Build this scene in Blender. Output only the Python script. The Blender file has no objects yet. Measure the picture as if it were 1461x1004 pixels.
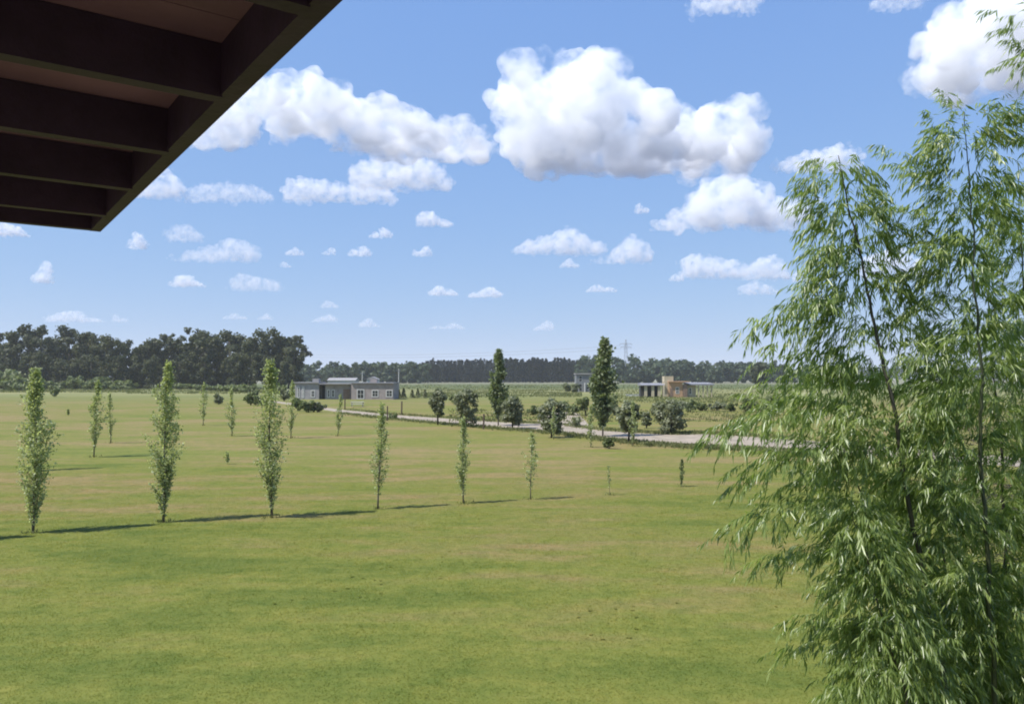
import bpy, math, random
import numpy as np
from mathutils import Vector, noise as mnoise

S = bpy.context.scene
COL = S.collection
R = math.radians
rng = np.random.default_rng(7)

# ------------------------------------------------------------------ camera
F = 1130.0                       # focal length in photograph pixels (1461 wide)
CX, CY, EYE = 730.5, 502.0, 4.5
PITCH = math.atan(36.5 / F)
cam_d = bpy.data.cameras.new("camera")
cam = bpy.data.objects.new("camera", cam_d)
COL.objects.link(cam)
cam.location = (0, 0, EYE)
cam.rotation_euler = (R(90) + PITCH, 0, 0)
cam_d.sensor_width = 36
cam_d.lens = 36 * F / 1461
cam_d.clip_start = 0.05
cam_d.clip_end = 80000
S.camera = cam
CAMV = np.array([0, 0, EYE])
FWD = np.array([0, math.cos(PITCH), math.sin(PITCH)])
UPV = np.array([0, -math.sin(PITCH), math.cos(PITCH)])
RGT = np.array([1.0, 0, 0])


def ray(px, py):
    return RGT * ((px - CX) / F) + UPV * (-(py - CY) / F) + FWD


def at(px, py, Y):
    d = ray(px, py)
    return CAMV + d * (Y / d[1])


def gnd(px, py):
    d = ray(px, py)
    return CAMV + d * (EYE / -d[2])


def ground_y(Y):                 # photograph row of the ground at depth Y
    return CY + F * math.tan(PITCH + math.atan(EYE / Y))


# ------------------------------------------------------------------ helpers
def mesh(name, verts, faces, mat=None, tint=None, smooth=False):
    me = bpy.data.meshes.new(name)
    verts = np.asarray(verts, dtype=np.float32)
    if isinstance(faces, np.ndarray):
        k = faces.shape[1]
        me.vertices.add(len(verts))
        me.vertices.foreach_set("co", verts.ravel())
        me.loops.add(faces.size)
        me.loops.foreach_set("vertex_index", faces.astype(np.int32).ravel())
        me.polygons.add(len(faces))
        me.polygons.foreach_set("loop_start", np.arange(0, faces.size, k, dtype=np.int32))
        me.update(calc_edges=True)
    else:
        me.from_pydata([tuple(v) for v in verts], [], faces)
    if tint is not None:
        a = me.attributes.new("tint", "FLOAT", "POINT")
        a.data.foreach_set("value", np.asarray(tint, dtype=np.float32))
    if smooth:
        me.polygons.foreach_set("use_smooth", np.ones(len(me.polygons), dtype=bool))
    if mat:
        me.materials.append(mat)
    me.validate()
    return me


def obj(name, me, parent=None):
    o = bpy.data.objects.new(name, me)
    COL.objects.link(o)
    if parent is not None:
        o.parent = parent
    return o


def tag(o, label=None, cat=None, group=None, kind=None):
    if label:
        o["label"] = label
    if cat:
        o["category"] = cat
    if group:
        o["group"] = group
    if kind:
        o["kind"] = kind
    return o


def thing(name, label, cat, loc=(0, 0, 0), rz=0.0, group=None):
    o = bpy.data.objects.new(name, None)
    COL.objects.link(o)
    o.empty_display_size = 0.2
    o.location = tuple(float(v) for v in loc)
    o.rotation_euler = (0, 0, rz)
    return tag(o, label, cat, group)


def dup(root, loc, rz=0.0, sc=(1, 1, 1), label=None, group=None):
    r = root.copy()
    COL.objects.link(r)
    r.location = tuple(float(v) for v in loc)
    r.rotation_euler = (0, 0, rz)
    r.scale = sc
    if label:
        r["label"] = label
    if group:
        r["group"] = group
    for ch in list(root.children):
        c = ch.copy()
        COL.objects.link(c)
        c.parent = r
        for g in ch.children:
            d = g.copy()
            COL.objects.link(d)
            d.parent = c
    return r


class MB:
    """collects boxes, prisms and tubes"""

    def __init__(self):
        self.v, self.f = [], []

    def box(self, x0, x1, y0, y1, z0, z1):
        n = len(self.v)
        self.v += [(x, y, z) for z in (z0, z1) for x, y in ((x0, y0), (x1, y0), (x1, y1), (x0, y1))]
        self.f += [[n + i for i in q] for q in ((3, 2, 1, 0), (4, 5, 6, 7), (0, 1, 5, 4), (1, 2, 6, 5), (2, 3, 7, 6), (3, 0, 4, 7))]
        return self

    def prism(self, pts, axis, a, b):
        """pts in the plane, pushed along axis (0 x, 1 y, 2 z) from a to b"""
        n, k = len(self.v), len(pts)
        for t in (a, b):
            for p in pts:
                q = list(p)
                q.insert(axis, t)
                self.v.append(tuple(q))
        self.f.append([n + i for i in range(k)][::-1])
        self.f.append([n + k + i for i in range(k)])
        for i in range(k):
            j = (i + 1) % k
            self.f.append([n + i, n + j, n + k + j, n + k + i])
        return self

    def tube(self, pts, rad, seg=6):
        pts = [np.asarray(p, float) for p in pts]
        n = len(self.v)
        for i, p in enumerate(pts):
            d = pts[min(i + 1, len(pts) - 1)] - pts[max(i - 1, 0)]
            d = d / (np.linalg.norm(d) + 1e-9)
            a = np.cross(d, (0, 0, 1) if abs(d[2]) < 0.9 else (1, 0, 0))
            a /= np.linalg.norm(a)
            b = np.cross(d, a)
            r = rad[i] if hasattr(rad, "__len__") else rad
            for k in range(seg):
                t = 2 * math.pi * k / seg
                self.v.append(tuple(p + r * (math.cos(t) * a + math.sin(t) * b)))
        for i in range(len(pts) - 1):
            for k in range(seg):
                k2 = (k + 1) % seg
                self.f.append([n + i * seg + k, n + i * seg + k2, n + (i + 1) * seg + k2, n + (i + 1) * seg + k])
        self.f.append([n + k for k in range(seg)][::-1])
        self.f.append([n + (len(pts) - 1) * seg + k for k in range(seg)])
        return self

    def me(self, name, mat, smooth=False):
        return mesh(name, self.v, self.f, mat, smooth=smooth)

    def build(self, name, mat, parent=None, smooth=False):
        return obj(name, self.me(name, mat, smooth), parent)


def unit(a):
    return a / (np.linalg.norm(a, axis=-1, keepdims=True) + 1e-9)


def leaf_arrays(P, D, N, L, W, tint, fold=0.25, bend=0.0):
    """lance or diamond shaped leaves: base P, direction D, face normal N; four corners, two folded halves"""
    D = unit(D)
    B = unit(np.cross(N, D))
    N = unit(np.cross(D, B))
    L = np.broadcast_to(np.asarray(L, float), (len(P),))[:, None]
    W = np.broadcast_to(np.asarray(W, float), (len(P),))[:, None]
    m = P + D * L * 0.42 + N * W * fold
    v = np.stack([P, m + B * W * 0.5, P + D * L - N * L * bend, m - B * W * 0.5], 1).reshape(-1, 3)
    k = np.arange(len(P)) * 4
    f = np.concatenate([np.stack([k, k + 2, k + 1], 1), np.stack([k, k + 3, k + 2], 1)])
    return v, f, np.repeat(tint, 4)


def rdir(n, r=rng):
    return unit(r.normal(size=(n, 3)))


# ------------------------------------------------------------------ materials
def new_mat(name):
    m = bpy.data.materials.new(name)
    m.use_nodes = True
    nt = m.node_tree
    for n in list(nt.nodes):
        nt.nodes.remove(n)
    out = nt.nodes.new("ShaderNodeOutputMaterial")
    return m, nt, out


def N(nt, typ, **kw):
    n = nt.nodes.new(typ)
    for k, v in kw.items():
        if k in n.inputs:
            n.inputs[k].default_value = v
        else:
            setattr(n, k, v)
    return n


def noise_tex(nt, vec, scale, detail=3, rough=0.55):
    n = N(nt, "ShaderNodeTexNoise")
    n.inputs["Scale"].default_value = scale
    n.inputs["Detail"].default_value = detail
    n.inputs["Roughness"].default_value = rough
    nt.links.new(vec, n.inputs["Vector"])
    return n.outputs[0]


def ramp(nt, fac, stops):
    n = N(nt, "ShaderNodeValToRGB")
    e = n.color_ramp.elements
    while len(e) < len(stops):
        e.new(0.5)
    for el, (p, c) in zip(e, stops):
        el.position = p
        el.color = (*c, 1) if len(c) == 3 else c
    nt.links.new(fac, n.inputs[0])
    return n.outputs[0]


def mixc(nt, fac, a, b, blend="MIX"):
    n = N(nt, "ShaderNodeMix", data_type="RGBA", blend_type=blend)
    for sock, val in ((n.inputs[0], fac), (n.inputs[6], a), (n.inputs[7], b)):
        if isinstance(val, bpy.types.NodeSocket):
            nt.links.new(val, sock)
        elif isinstance(val, (int, float)):
            sock.default_value = val
        else:
            sock.default_value = (*val, 1)
    return n.outputs[2]


def math_n(nt, op, a, b=0.0, clamp=False):
    n = N(nt, "ShaderNodeMath", operation=op, use_clamp=clamp)
    for i, val in enumerate((a, b)):
        if isinstance(val, bpy.types.NodeSocket):
            nt.links.new(val, n.inputs[i])
        else:
            n.inputs[i].default_value = val
    return n.outputs[0]


def paint(name, col, rough=0.7, var=0.25, scale=3.0, bump=0.0, metal=0.0):
    m, nt, out = new_mat(name)
    p = N(nt, "ShaderNodeBsdfPrincipled", Roughness=rough, Metallic=metal)
    tc = N(nt, "ShaderNodeTexCoord")
    f = noise_tex(nt, tc.outputs["Object"], scale, 5, 0.6)
    c0 = tuple(c * (1 - var) for c in col)
    c1 = tuple(min(1, c * (1 + var)) for c in col)
    nt.links.new(ramp(nt, f, [(0.3, c0), (0.7, c1)]), p.inputs["Base Color"])
    if bump:
        b = N(nt, "ShaderNodeBump", Strength=bump, Distance=0.02)
        nt.links.new(noise_tex(nt, tc.outputs["Object"], scale * 8, 4), b.inputs["Height"])
        nt.links.new(b.outputs[0], p.inputs["Normal"])
    nt.links.new(p.outputs[0], out.inputs[0])
    return m


def foliage(name, stops, rough=0.5, trans=0.3, spec=0.4, tcol=1.6):
    """leaf material: colour runs over the leaf's own tint; some light passes through the blade"""
    m, nt, out = new_mat(name)
    a = N(nt, "ShaderNodeAttribute", attribute_name="tint")
    c = ramp(nt, a.outputs["Fac"], stops)
    p = N(nt, "ShaderNodeBsdfPrincipled", Roughness=rough)
    p.inputs["Specular IOR Level"].default_value = spec
    nt.links.new(c, p.inputs["Base Color"])
    t = N(nt, "ShaderNodeBsdfTranslucent")
    nt.links.new(mixc(nt, 1.0, c, (tcol, tcol * 1.05, tcol * 0.55), "MULTIPLY"), t.inputs[0])
    mx = N(nt, "ShaderNodeMixShader", Fac=trans)
    mx.inputs[0].default_value = trans
    nt.links.new(p.outputs[0], mx.inputs[1])
    nt.links.new(t.outputs[0], mx.inputs[2])
    nt.links.new(mx.outputs[0], out.inputs[0])
    return m


def lawn_colour(nt):
    """the lawn's own colour: green turf, dry straw patches, field strips farther out"""
    g = N(nt, "ShaderNodeNewGeometry")
    pos = g.outputs["Position"]
    mp = N(nt, "ShaderNodeMapping")
    mp.inputs["Rotation"].default_value = (0, 0, R(-22))
    mp.inputs["Scale"].default_value = (0.35, 1.0, 1.0)
    nt.links.new(pos, mp.inputs[0])
    st = mp.outputs[0]
    big = noise_tex(nt, st, 0.16, 5, 0.62)
    mid = noise_tex(nt, st, 0.75, 4, 0.6)
    fine = noise_tex(nt, pos, 5.0, 4, 0.7)
    sep = N(nt, "ShaderNodeSeparateXYZ")
    nt.links.new(pos, sep.inputs[0])
    # dryness grows beyond the row of poplars
    row = math_n(nt, "SUBTRACT", sep.outputs[1], math_n(nt, "MULTIPLY", sep.outputs[0], 0.44))
    mr = N(nt, "ShaderNodeMapRange")
    for k, v in (("From Min", 25.0), ("From Max", 36.0), ("To Min", -0.045), ("To Max", 0.022)):
        mr.inputs[k].default_value = v
    nt.links.new(row, mr.inputs["Value"])
    dry = math_n(nt, "ADD", math_n(nt, "ADD", math_n(nt, "MULTIPLY", big, 0.6), math_n(nt, "MULTIPLY", mid, 0.4)), mr.outputs[0])
    base = ramp(nt, dry, LAWN)
    # clumps of darker clover and paler stems
    patch = noise_tex(nt, pos, 1.7, 4, 0.7)
    base = mixc(nt, 1.0, base, ramp(nt, patch, [(0.32, (0.80, 0.88, 0.82)), (0.5, (1, 1, 1)), (0.68, (1.16, 1.08, 1.12))]), "MULTIPLY")
    c = mixc(nt, 1.0, base, ramp(nt, fine, [(0.28, (0.80, 0.84, 0.76)), (0.5, (1, 1, 1)), (0.75, (1.18, 1.14, 1.2))]), "MULTIPLY")
    # farther fields
    fy = N(nt, "ShaderNodeMapRange")
    for k, v in (("From Min", 0.0), ("From Max", 800.0), ("To Min", 0.0), ("To Max", 1.0)):
        fy.inputs[k].default_value = v
    wob = math_n(nt, "ADD", sep.outputs[1], math_n(nt, "MULTIPLY", noise_tex(nt, pos, 0.01, 3), 60.0))
    nt.links.new(math_n(nt, "SUBTRACT", wob, 30.0), fy.inputs["Value"])
    strip = ramp(nt, fy.outputs[0], FIELD)
    far = N(nt, "ShaderNodeMapRange")
    for k, v in (("From Min", 130.0), ("From Max", 190.0), ("To Min", 0.0), ("To Max", 0.85)):
        far.inputs[k].default_value = v
    nt.links.new(sep.outputs[1], far.inputs["Value"])
    fn = ramp(nt, noise_tex(nt, st, 0.06, 6, 0.7), [(0.3, (0.72, 0.8, 0.7)), (0.7, (1.2, 1.15, 1.1))])
    return mixc(nt, far.outputs[0], c, mixc(nt, 1.0, strip, fn, "MULTIPLY")), fine


LAWN = [(0.38, (0.100, 0.125, 0.022)), (0.46, (0.143, 0.156, 0.030)), (0.52, (0.164, 0.157, 0.041)), (0.58, (0.205, 0.164, 0.064))]
FIELD = [(0.0, (0.16, 0.17, 0.055)), (0.22, (0.15, 0.165, 0.055)), (0.29, (0.22, 0.215, 0.10)), (0.36, (0.18, 0.18, 0.08)),
         (0.42, (0.085, 0.11, 0.045)), (0.60, (0.10, 0.12, 0.055)), (0.78, (0.20, 0.195, 0.15)), (1.0, (0.22, 0.21, 0.17))]


def make_lawn_mat():
    m, nt, out = new_mat("lawn_turf")
    c, fine = lawn_colour(nt)
    p = N(nt, "ShaderNodeBsdfPrincipled", Roughness=0.85)
    p.inputs["Specular IOR Level"].default_value = 0.15
    nt.links.new(c, p.inputs["Base Color"])
    g = N(nt, "ShaderNodeNewGeometry")
    b = N(nt, "ShaderNodeBump", Strength=0.5, Distance=0.05)
    nt.links.new(noise_tex(nt, g.outputs["Position"], 9.0, 5, 0.7), b.inputs["Height"])
    nt.links.new(b.outputs[0], p.inputs["Normal"])
    nt.links.new(p.outputs[0], out.inputs[0])
    return m


def make_blade_mat():
    m, nt, out = new_mat("grass_blades")
    c, _ = lawn_colour(nt)
    a = N(nt, "ShaderNodeAttribute", attribute_name="tint")
    c = mixc(nt, 1.0, c, ramp(nt, a.outputs["Fac"], [(0, (1.0, 1.05, 0.95)), (0.6, (1.3, 1.3, 1.2)), (1, (1.8, 1.65, 1.8))]), "MULTIPLY")
    p = N(nt, "ShaderNodeBsdfPrincipled", Roughness=0.8)
    p.inputs["Specular IOR Level"].default_value = 0.15
    nt.links.new(c, p.inputs["Base Color"])
    t = N(nt, "ShaderNodeBsdfTranslucent")
    nt.links.new(c, t.inputs[0])
    gn = N(nt, "ShaderNodeNewGeometry")
    vm = N(nt, "ShaderNodeVectorMath", operation="MULTIPLY_ADD")
    vm.inputs[1].default_value = (0.35, 0.35, 0.35)
    vm.inputs[2].default_value = (0, 0, 1)
    nt.links.new(gn.outputs["Normal"], vm.inputs[0])
    nrm = N(nt, "ShaderNodeVectorMath", operation="NORMALIZE")
    nt.links.new(vm.outputs[0], nrm.inputs[0])
    nt.links.new(nrm.outputs[0], p.inputs["Normal"])
    mx = N(nt, "ShaderNodeMixShader")
    mx.inputs[0].default_value = 0.5
    nt.links.new(p.outputs[0], mx.inputs[1])
    nt.links.new(t.outputs[0], mx.inputs[2])
    nt.links.new(mx.outputs[0], out.inputs[0])
    return m


M_LAWN, M_BLADE = make_lawn_mat(), make_blade_mat()
M_GRAVEL = paint("pale_gravel", (0.29, 0.24, 0.18), 0.9, 0.28, 0.9, 0.4)
M_BARK = paint("grey_bark", (0.13, 0.11, 0.085), 0.9, 0.4, 6.0, 0.5)
M_DARKBARK = paint("dark_bark", (0.045, 0.038, 0.030), 0.9, 0.4, 1.0)
M_POPLAR = foliage("poplar_leaves", [(0, (0.17, 0.195, 0.085)), (0.55, (0.30, 0.33, 0.155)), (1, (0.52, 0.55, 0.40))], 0.5, 0.45, 0.4)
M_POPLAR_DARK = foliage("dark_poplar_leaves", [(0, (0.085, 0.11, 0.05)), (0.6, (0.16, 0.195, 0.095)), (1, (0.33, 0.36, 0.23))], 0.5, 0.35, 0.4)
M_SHADE_TREE = foliage("round_tree_leaves", [(0, (0.10, 0.115, 0.065)), (0.6, (0.19, 0.205, 0.12)), (1, (0.36, 0.37, 0.26))], 0.55, 0.3, 0.4)
M_WOOD = foliage("wood_leaves", [(0, (0.034, 0.041, 0.020)), (0.5, (0.066, 0.077, 0.036)), (1, (0.16, 0.165, 0.085))], 0.6, 0.25, 0.3)
M_CONIFER = foliage("conifer_needles", [(0, (0.010, 0.014, 0.014)), (0.6, (0.017, 0.024, 0.021)), (1, (0.032, 0.042, 0.034))], 0.7, 0.1, 0.2)
M_GROVE = foliage("grove_leaves", [(0, (0.03, 0.05, 0.028)), (0.5, (0.06, 0.085, 0.045)), (1, (0.11, 0.135, 0.07))], 0.6, 0.2, 0.3)
M_BUSH = foliage("bush_leaves", [(0, (0.08, 0.105, 0.04)), (0.5, (0.14, 0.17, 0.065)), (1, (0.23, 0.25, 0.12))], 0.55, 0.25, 0.3)
M_BAMBOO = foliage("bamboo_leaves", [(0, (0.092, 0.135, 0.036)), (0.45, (0.185, 0.245, 0.068)), (0.8, (0.275, 0.33, 0.105)), (1, (0.50, 0.53, 0.34))], 0.34, 0.45, 0.7, 1.7)
M_CULM = paint("bamboo_culm", (0.036, 0.044, 0.017), 0.55, 0.4, 4.0)
M_CULM_OLD = paint("old_bamboo_culm", (0.040, 0.036, 0.024), 0.6, 0.4, 4.0)
M_ROOFWOOD = paint("dark_stained_timber", (0.052, 0.026, 0.105), 0.6, 0.25, 6.0, 0.1)
M_CEIL = paint("reddish_ceiling_boards", (0.27, 0.125, 0.34), 0.6, 0.25, 2.0, 0.1)
for m_ in (M_ROOFWOOD, M_CEIL):
    [q for q in m_.node_tree.nodes if q.type == "BSDF_PRINCIPLED"][0].inputs["Specular IOR Level"].default_value = 0.2
M_ROOFTOP = paint("roof_metal_sheet", (0.22, 0.20, 0.19), 0.6, 0.1, 2.0)
M_WEED = foliage("rough_weeds", [(0, (0.09, 0.105, 0.04)), (0.6, (0.155, 0.165, 0.068)), (1, (0.28, 0.26, 0.14))], 0.7, 0.3, 0.2)

# ------------------------------------------------------------------ light
SUN_AZ = np.array([-0.925, -0.38])
SUN_AZ /= np.linalg.norm(SUN_AZ)
SUN_EL = R(56)
sd = Vector((SUN_AZ[0] * math.cos(SUN_EL), SUN_AZ[1] * math.cos(SUN_EL), math.sin(SUN_EL)))
sl = bpy.data.lights.new("sun", "SUN")
sl.energy = 4.6
sl.angle = R(0.53)
sl.color = (1.0, 0.965, 0.91)
sun = bpy.data.objects.new("sun", sl)
COL.objects.link(sun)
sun.location = (-30, -15, 60)
sun.rotation_euler = sd.to_track_quat("Z", "Y").to_euler()

w = bpy.data.worlds.new("World")
S.world = w
w.use_nodes = True
wt = w.node_tree
bg = wt.nodes["Background"]
sky = wt.nodes.new("ShaderNodeTexSky")
sky.sky_type = "NISHITA"
sky.sun_disc = False
sky.sun_elevation = SUN_EL
sky.sun_rotation = math.atan2(sd.x, sd.y)
sky.altitude = 50
sky.air_density = 1.0
sky.dust_density = 0.15
sky.ozone_density = 5.0
sep_ = wt.nodes.new("ShaderNodeSeparateColor")
com_ = wt.nodes.new("ShaderNodeCombineColor")
wt.links.new(sky.outputs[0], sep_.inputs[0])
for i_, (a_, g_) in enumerate(((1.28, .50), (2.23, .37), (3.95, .14))):   # a clearer, more even blue than the model's own
    pw_ = wt.nodes.new("ShaderNodeMath"); pw_.operation = "POWER"; pw_.inputs[1].default_value = g_
    ml_ = wt.nodes.new("ShaderNodeMath"); ml_.operation = "MULTIPLY"; ml_.inputs[1].default_value = a_ ** (1 - g_) * (0.84, 0.85, 0.92)[i_]
    wt.links.new(sep_.outputs[i_], pw_.inputs[0])
    wt.links.new(pw_.outputs[0], ml_.inputs[0])
    wt.links.new(ml_.outputs[0], com_.inputs[i_])
wt.links.new(com_.outputs[0], bg.inputs[0])
bg.inputs[1].default_value = 0.15

S.view_settings.view_transform = "Standard"
S.view_settings.look = "None"
S.view_settings.gamma = 1
S.view_settings.use_curve_mapping = False
S.view_settings.exposure = 0.56

S.render.engine = "CYCLES"
S.cycles.max_bounces = 24
S.cycles.diffuse_bounces = 3
S.cycles.glossy_bounces = 2
S.cycles.transmission_bounces = 4
S.cycles.transparent_max_bounces = 8
S.cycles.volume_bounces = 24
S.cycles.use_denoising = True
S.cycles.pixel_filter_type = "BLACKMAN_HARRIS"
S.cycles.filter_width = 1.9
S.cycles.sample_clamp_indirect = 6

# ------------------------------------------------------------------ ground
GR = 3500.0
gv, gf = [], []
rings = [0, 12, 30, 80, 250, 900, GR]
gv.append((0, 0, 0))
SEG = 48
for r_ in rings[1:]:
    for k in range(SEG):
        t = 2 * math.pi * k / SEG
        gv.append((r_ * math.cos(t), r_ * math.sin(t), 0))
for k in range(SEG):
    gf.append([0, 1 + k, 1 + (k + 1) % SEG])
for i in range(len(rings) - 2):
    for k in range(SEG):
        a, b = 1 + i * SEG, 1 + (i + 1) * SEG
        k2 = (k + 1) % SEG
        gf.append([a + k, b + k, b + k2, a + k2])
tag(obj("ground", mesh("ground", gv, gf, M_LAWN)), "wide mown lawn with dry straw coloured patches", "ground", kind="structure")

# gravel road: from the far left, past the trees, widening toward the right
up_edge = [(380, 570.5), (430, 576.5), (490, 584.5), (560, 591.5), (640, 597), (720, 602.5), (790, 605.5), (860, 614), (910, 617.5), (960, 620), (1005, 619), (1060, 622), (1150, 628), (1300, 640), (1500, 656)]
lo_edge = [(380, 572.5), (430, 579.5), (490, 588.5), (560, 596.5), (640, 603.5), (720, 610.5), (790, 615.5), (860, 624.5), (910, 629.5), (960, 633.5), (1005, 635.5), (1060, 637.5), (1150, 642.5), (1300, 653), (1500, 670)]
rv, rf = [], []


def dense(e, k=6):
    o = []
    for (a, b), (c, d) in zip(e[:-1], e[1:]):
        o += [(a + (c - a) * i / k, b + (d - b) * i / k) for i in range(k)]
    return o + [e[-1]]


for (a, b), (c, d) in zip(dense(up_edge), dense(lo_edge)):
    j = 0.5 * mnoise.noise(Vector((a * 0.05, 1.3, 0)))
    p, q = gnd(a, b + j * 0.6), gnd(c, d + j)
    rv += [(p[0], p[1], 0.004), (q[0], q[1], 0.004)]
for i in range(len(rv) // 2 - 1):
    rf.append([2 * i, 2 * i + 1, 2 * i + 3, 2 * i + 2])
tag(obj("road", mesh("road", rv, rf, M_GRAVEL)), "pale gravel road curving behind the roadside trees", "road", kind="structure")

sv = [gnd(*q) for q in ((762, 606.5), (776, 588), (792, 585), (826, 590), (846, 612.5), (800, 608.5))]
tag(obj("side_track", mesh("side_track", [(q[0], q[1], 0.008) for q in sv], [list(range(6))], M_GRAVEL)), "gravel side track joining the road behind a dark round tree", "track", kind="structure")

# short turf blades where the lawn is near enough to show them
n = 620000
u = rng.random(n)
Yb = 9.5 + (u ** 0.85) * 36.0
hw = 0.70 * Yb + 1.0
Xb = rng.uniform(-1, 1, n) * hw
clump = np.zeros(n)
for fx, fy, ph in rng.uniform(-1, 1, (9, 3)) * np.array([3.4, 3.4, 6]):
    clump += np.sin(Xb * fx + Yb * fy + ph) / 3.2
P = np.stack([Xb, Yb, np.zeros(n)], 1)
ang = rng.uniform(0, 2 * math.pi, n)
D = np.stack([np.cos(ang) * 0.8, np.sin(ang) * 0.8, rng.uniform(0.2, 0.75, n)], 1)
hgt = 0.016 + 0.018 * rng.random(n) + 0.014 * np.clip(clump, 0, 1)
hgt *= np.clip((47 - Yb) / 22.0, 0.12, 1)
B = unit(np.cross(D, rdir(n) * .3 + np.array([0, 0, 1.0])))
wd = 0.0035 + 0.0003 * Yb
V = np.stack([P - B * wd[:, None], P + B * wd[:, None], P + unit(D) * hgt[:, None]], 1).reshape(-1, 3)
gt = np.repeat(np.clip(rng.random(n) * .8 + .15 * clump, 0, 1), 3)
# flat broad leaved weeds growing in the turf, in loose colonies
cen = np.stack([rng.uniform(-1, 1, 26), rng.uniform(0, 1, 26) ** .7], 1)
wv, wt2 = [], []
for cx_, cy_ in cen:
    y0 = 10 + cy_ * 26
    x0 = cx_ * .7 * y0
    for _ in range(int(rng.integers(4, 22))):
        wx, wy = x0 + rng.normal(0, .8), y0 + rng.normal(0, .8)
        k = int(rng.integers(6, 12))
        a_ = rng.uniform(0, 6.28, k)
        r_ = rng.uniform(.02, .058) * rng.uniform(.7, 1.2, k)
        d_ = np.stack([np.cos(a_), np.sin(a_), rng.uniform(.03, .18, k)], 1)
        s_ = np.stack([-np.sin(a_), np.cos(a_), np.zeros(k)], 1) * (r_ * .28)[:, None]
        c_ = np.array([wx, wy, .012]) + d_ * (r_ * .55)[:, None]
        p_ = np.broadcast_to(np.array([wx, wy, .012]), (k, 3))
        t_ = np.array([wx, wy, .012]) + d_ * r_[:, None]
        wv.append(np.stack([p_, c_ - s_, t_, p_, t_, c_ + s_], 1).reshape(-1, 3))
        wt2.append(np.full(6 * k, rng.uniform(.15, 1.0)))
V = np.concatenate([V] + wv)
gt = np.concatenate([gt] + wt2)
tag(obj("lawn_grass", mesh("lawn_grass", V, np.arange(len(V)).reshape(-1, 3), M_BLADE, gt)), "short green blades and small flat weeds of the mown lawn", "grass", kind="stuff")

# rough grass and weeds in the fields beyond the road and on its verge
vs, fs, ts, off = [], [], [], 0


def weeds(n, sx, sy, h, wid):
    """sx, sy: arrays of ground positions"""
    global off
    P = np.stack([sx, sy, np.zeros(n)], 1)
    D = np.stack([rng.normal(0, .35, n), rng.normal(0, .35, n), np.ones(n)], 1)
    v, f, t = leaf_arrays(P, D, rdir(n), h * rng.uniform(.5, 1.2, n), wid * rng.uniform(.6, 1.3, n), np.clip(rng.normal(.5, .22, n), 0, 1))
    vs.append(v); fs.append(f + off); ts.append(t)
    off += len(v)


def verge(edge, n, h, wid, spread, shift):
    e = np.array([gnd(a, b)[:2] for a, b in dense(edge, 4)])
    k = rng.integers(0, len(e) - 1, n)
    t = rng.random(n)[:, None]
    p = e[k] * (1 - t) + e[k + 1] * t
    weeds(n, p[:, 0] + rng.normal(0, .5, n), p[:, 1] + shift + rng.normal(0, spread, n), h, wid)


verge(lo_edge[2:13], 9000, 0.24, 0.09, 0.8, -1.9)
verge(up_edge[2:13], 5000, 0.25, 0.09, 0.7, 0.9)
for (xa, xb, ya, yb, k, h) in ((600, 830, 556, 567, 9000, .5), (850, 1120, 556, 575, 8000, .45), (640, 1120, 585, 602, 6000, .28), (560, 700, 549, 556, 1500, .7),
                               (700, 830, 549, 555, 1500, .7), (180, 420, 556, 562, 5000, .5), (0, 200, 556, 560, 4000, .6), (840, 1140, 549, 556, 2500, .7)):
    px, py = rng.uniform(xa, xb, k), rng.uniform(ya, yb, k)
    cl = np.array([mnoise.noise(Vector((a * .03, b * .5, 3.1))) for a, b in zip(px, py)])
    keep = cl > rng.uniform(-.5, .35, k)
    g = np.array([gnd(a, b) for a, b in zip(px[keep], py[keep])])
    weeds(len(g), g[:, 0], g[:, 1], h, h * .5)
for px, py, k, rr_s, hh in ((47, 760, 60, .2, .22), (233, 745, 60, .2, .22), (388, 738, 60, .2, .2), (539, 726, 50, .2, .2), (661, 718, 50, .2, .2), (757, 712, 40, .18, .18), (870, 706, 30, .15, .15), (972, 694, 40, .2, .2),
                            (134, 652, 50, .3, .25), (158, 632, 40, .3, .25), (290, 607, 40, .3, .3), (331, 622, 40, .3, .3), (415, 625, 40, .3, .3), (482, 622, 40, .3, .3), (843, 638, 40, .3, .3), (903, 637, 40, .3, .3)):
    q = gnd(px, py)
    k = k // 2
    weeds(k, q[0] + rng.normal(0, rr_s * .7, k), q[1] + rng.normal(0, rr_s * .7, k), hh * .6, .035)
tag(obj("rough_grass", mesh("rough_grass", np.concatenate(vs), np.concatenate(fs), M_WEED, np.concatenate(ts))),
    "tufts of rough weedy grass along the gravel road and in the far fields", "grass", kind="stuff")

# ------------------------------------------------------------------ veranda roof
ZB, RH, TH = EYE + 0.70, 0.126, 0.045           # underside of the rafters, their height and thickness
c0 = np.array([-1.97, 3.77])                    # outer corner
e_dir = np.array([0.58, -0.815]); e_dir /= np.linalg.norm(e_dir)   # along the long outer edge, toward the viewer
r_dir = np.array([-e_dir[1] * -1, 0]) if False else np.array([-0.815, -0.58]); r_dir /= np.linalg.norm(r_dir)   # along the rafters, inwards
roof = thing("veranda_roof", "corner of a dark brown timber veranda roof overhead with exposed rafters", "roof", (c0[0], c0[1], ZB), math.atan2(e_dir[1], e_dir[0]))
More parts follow.
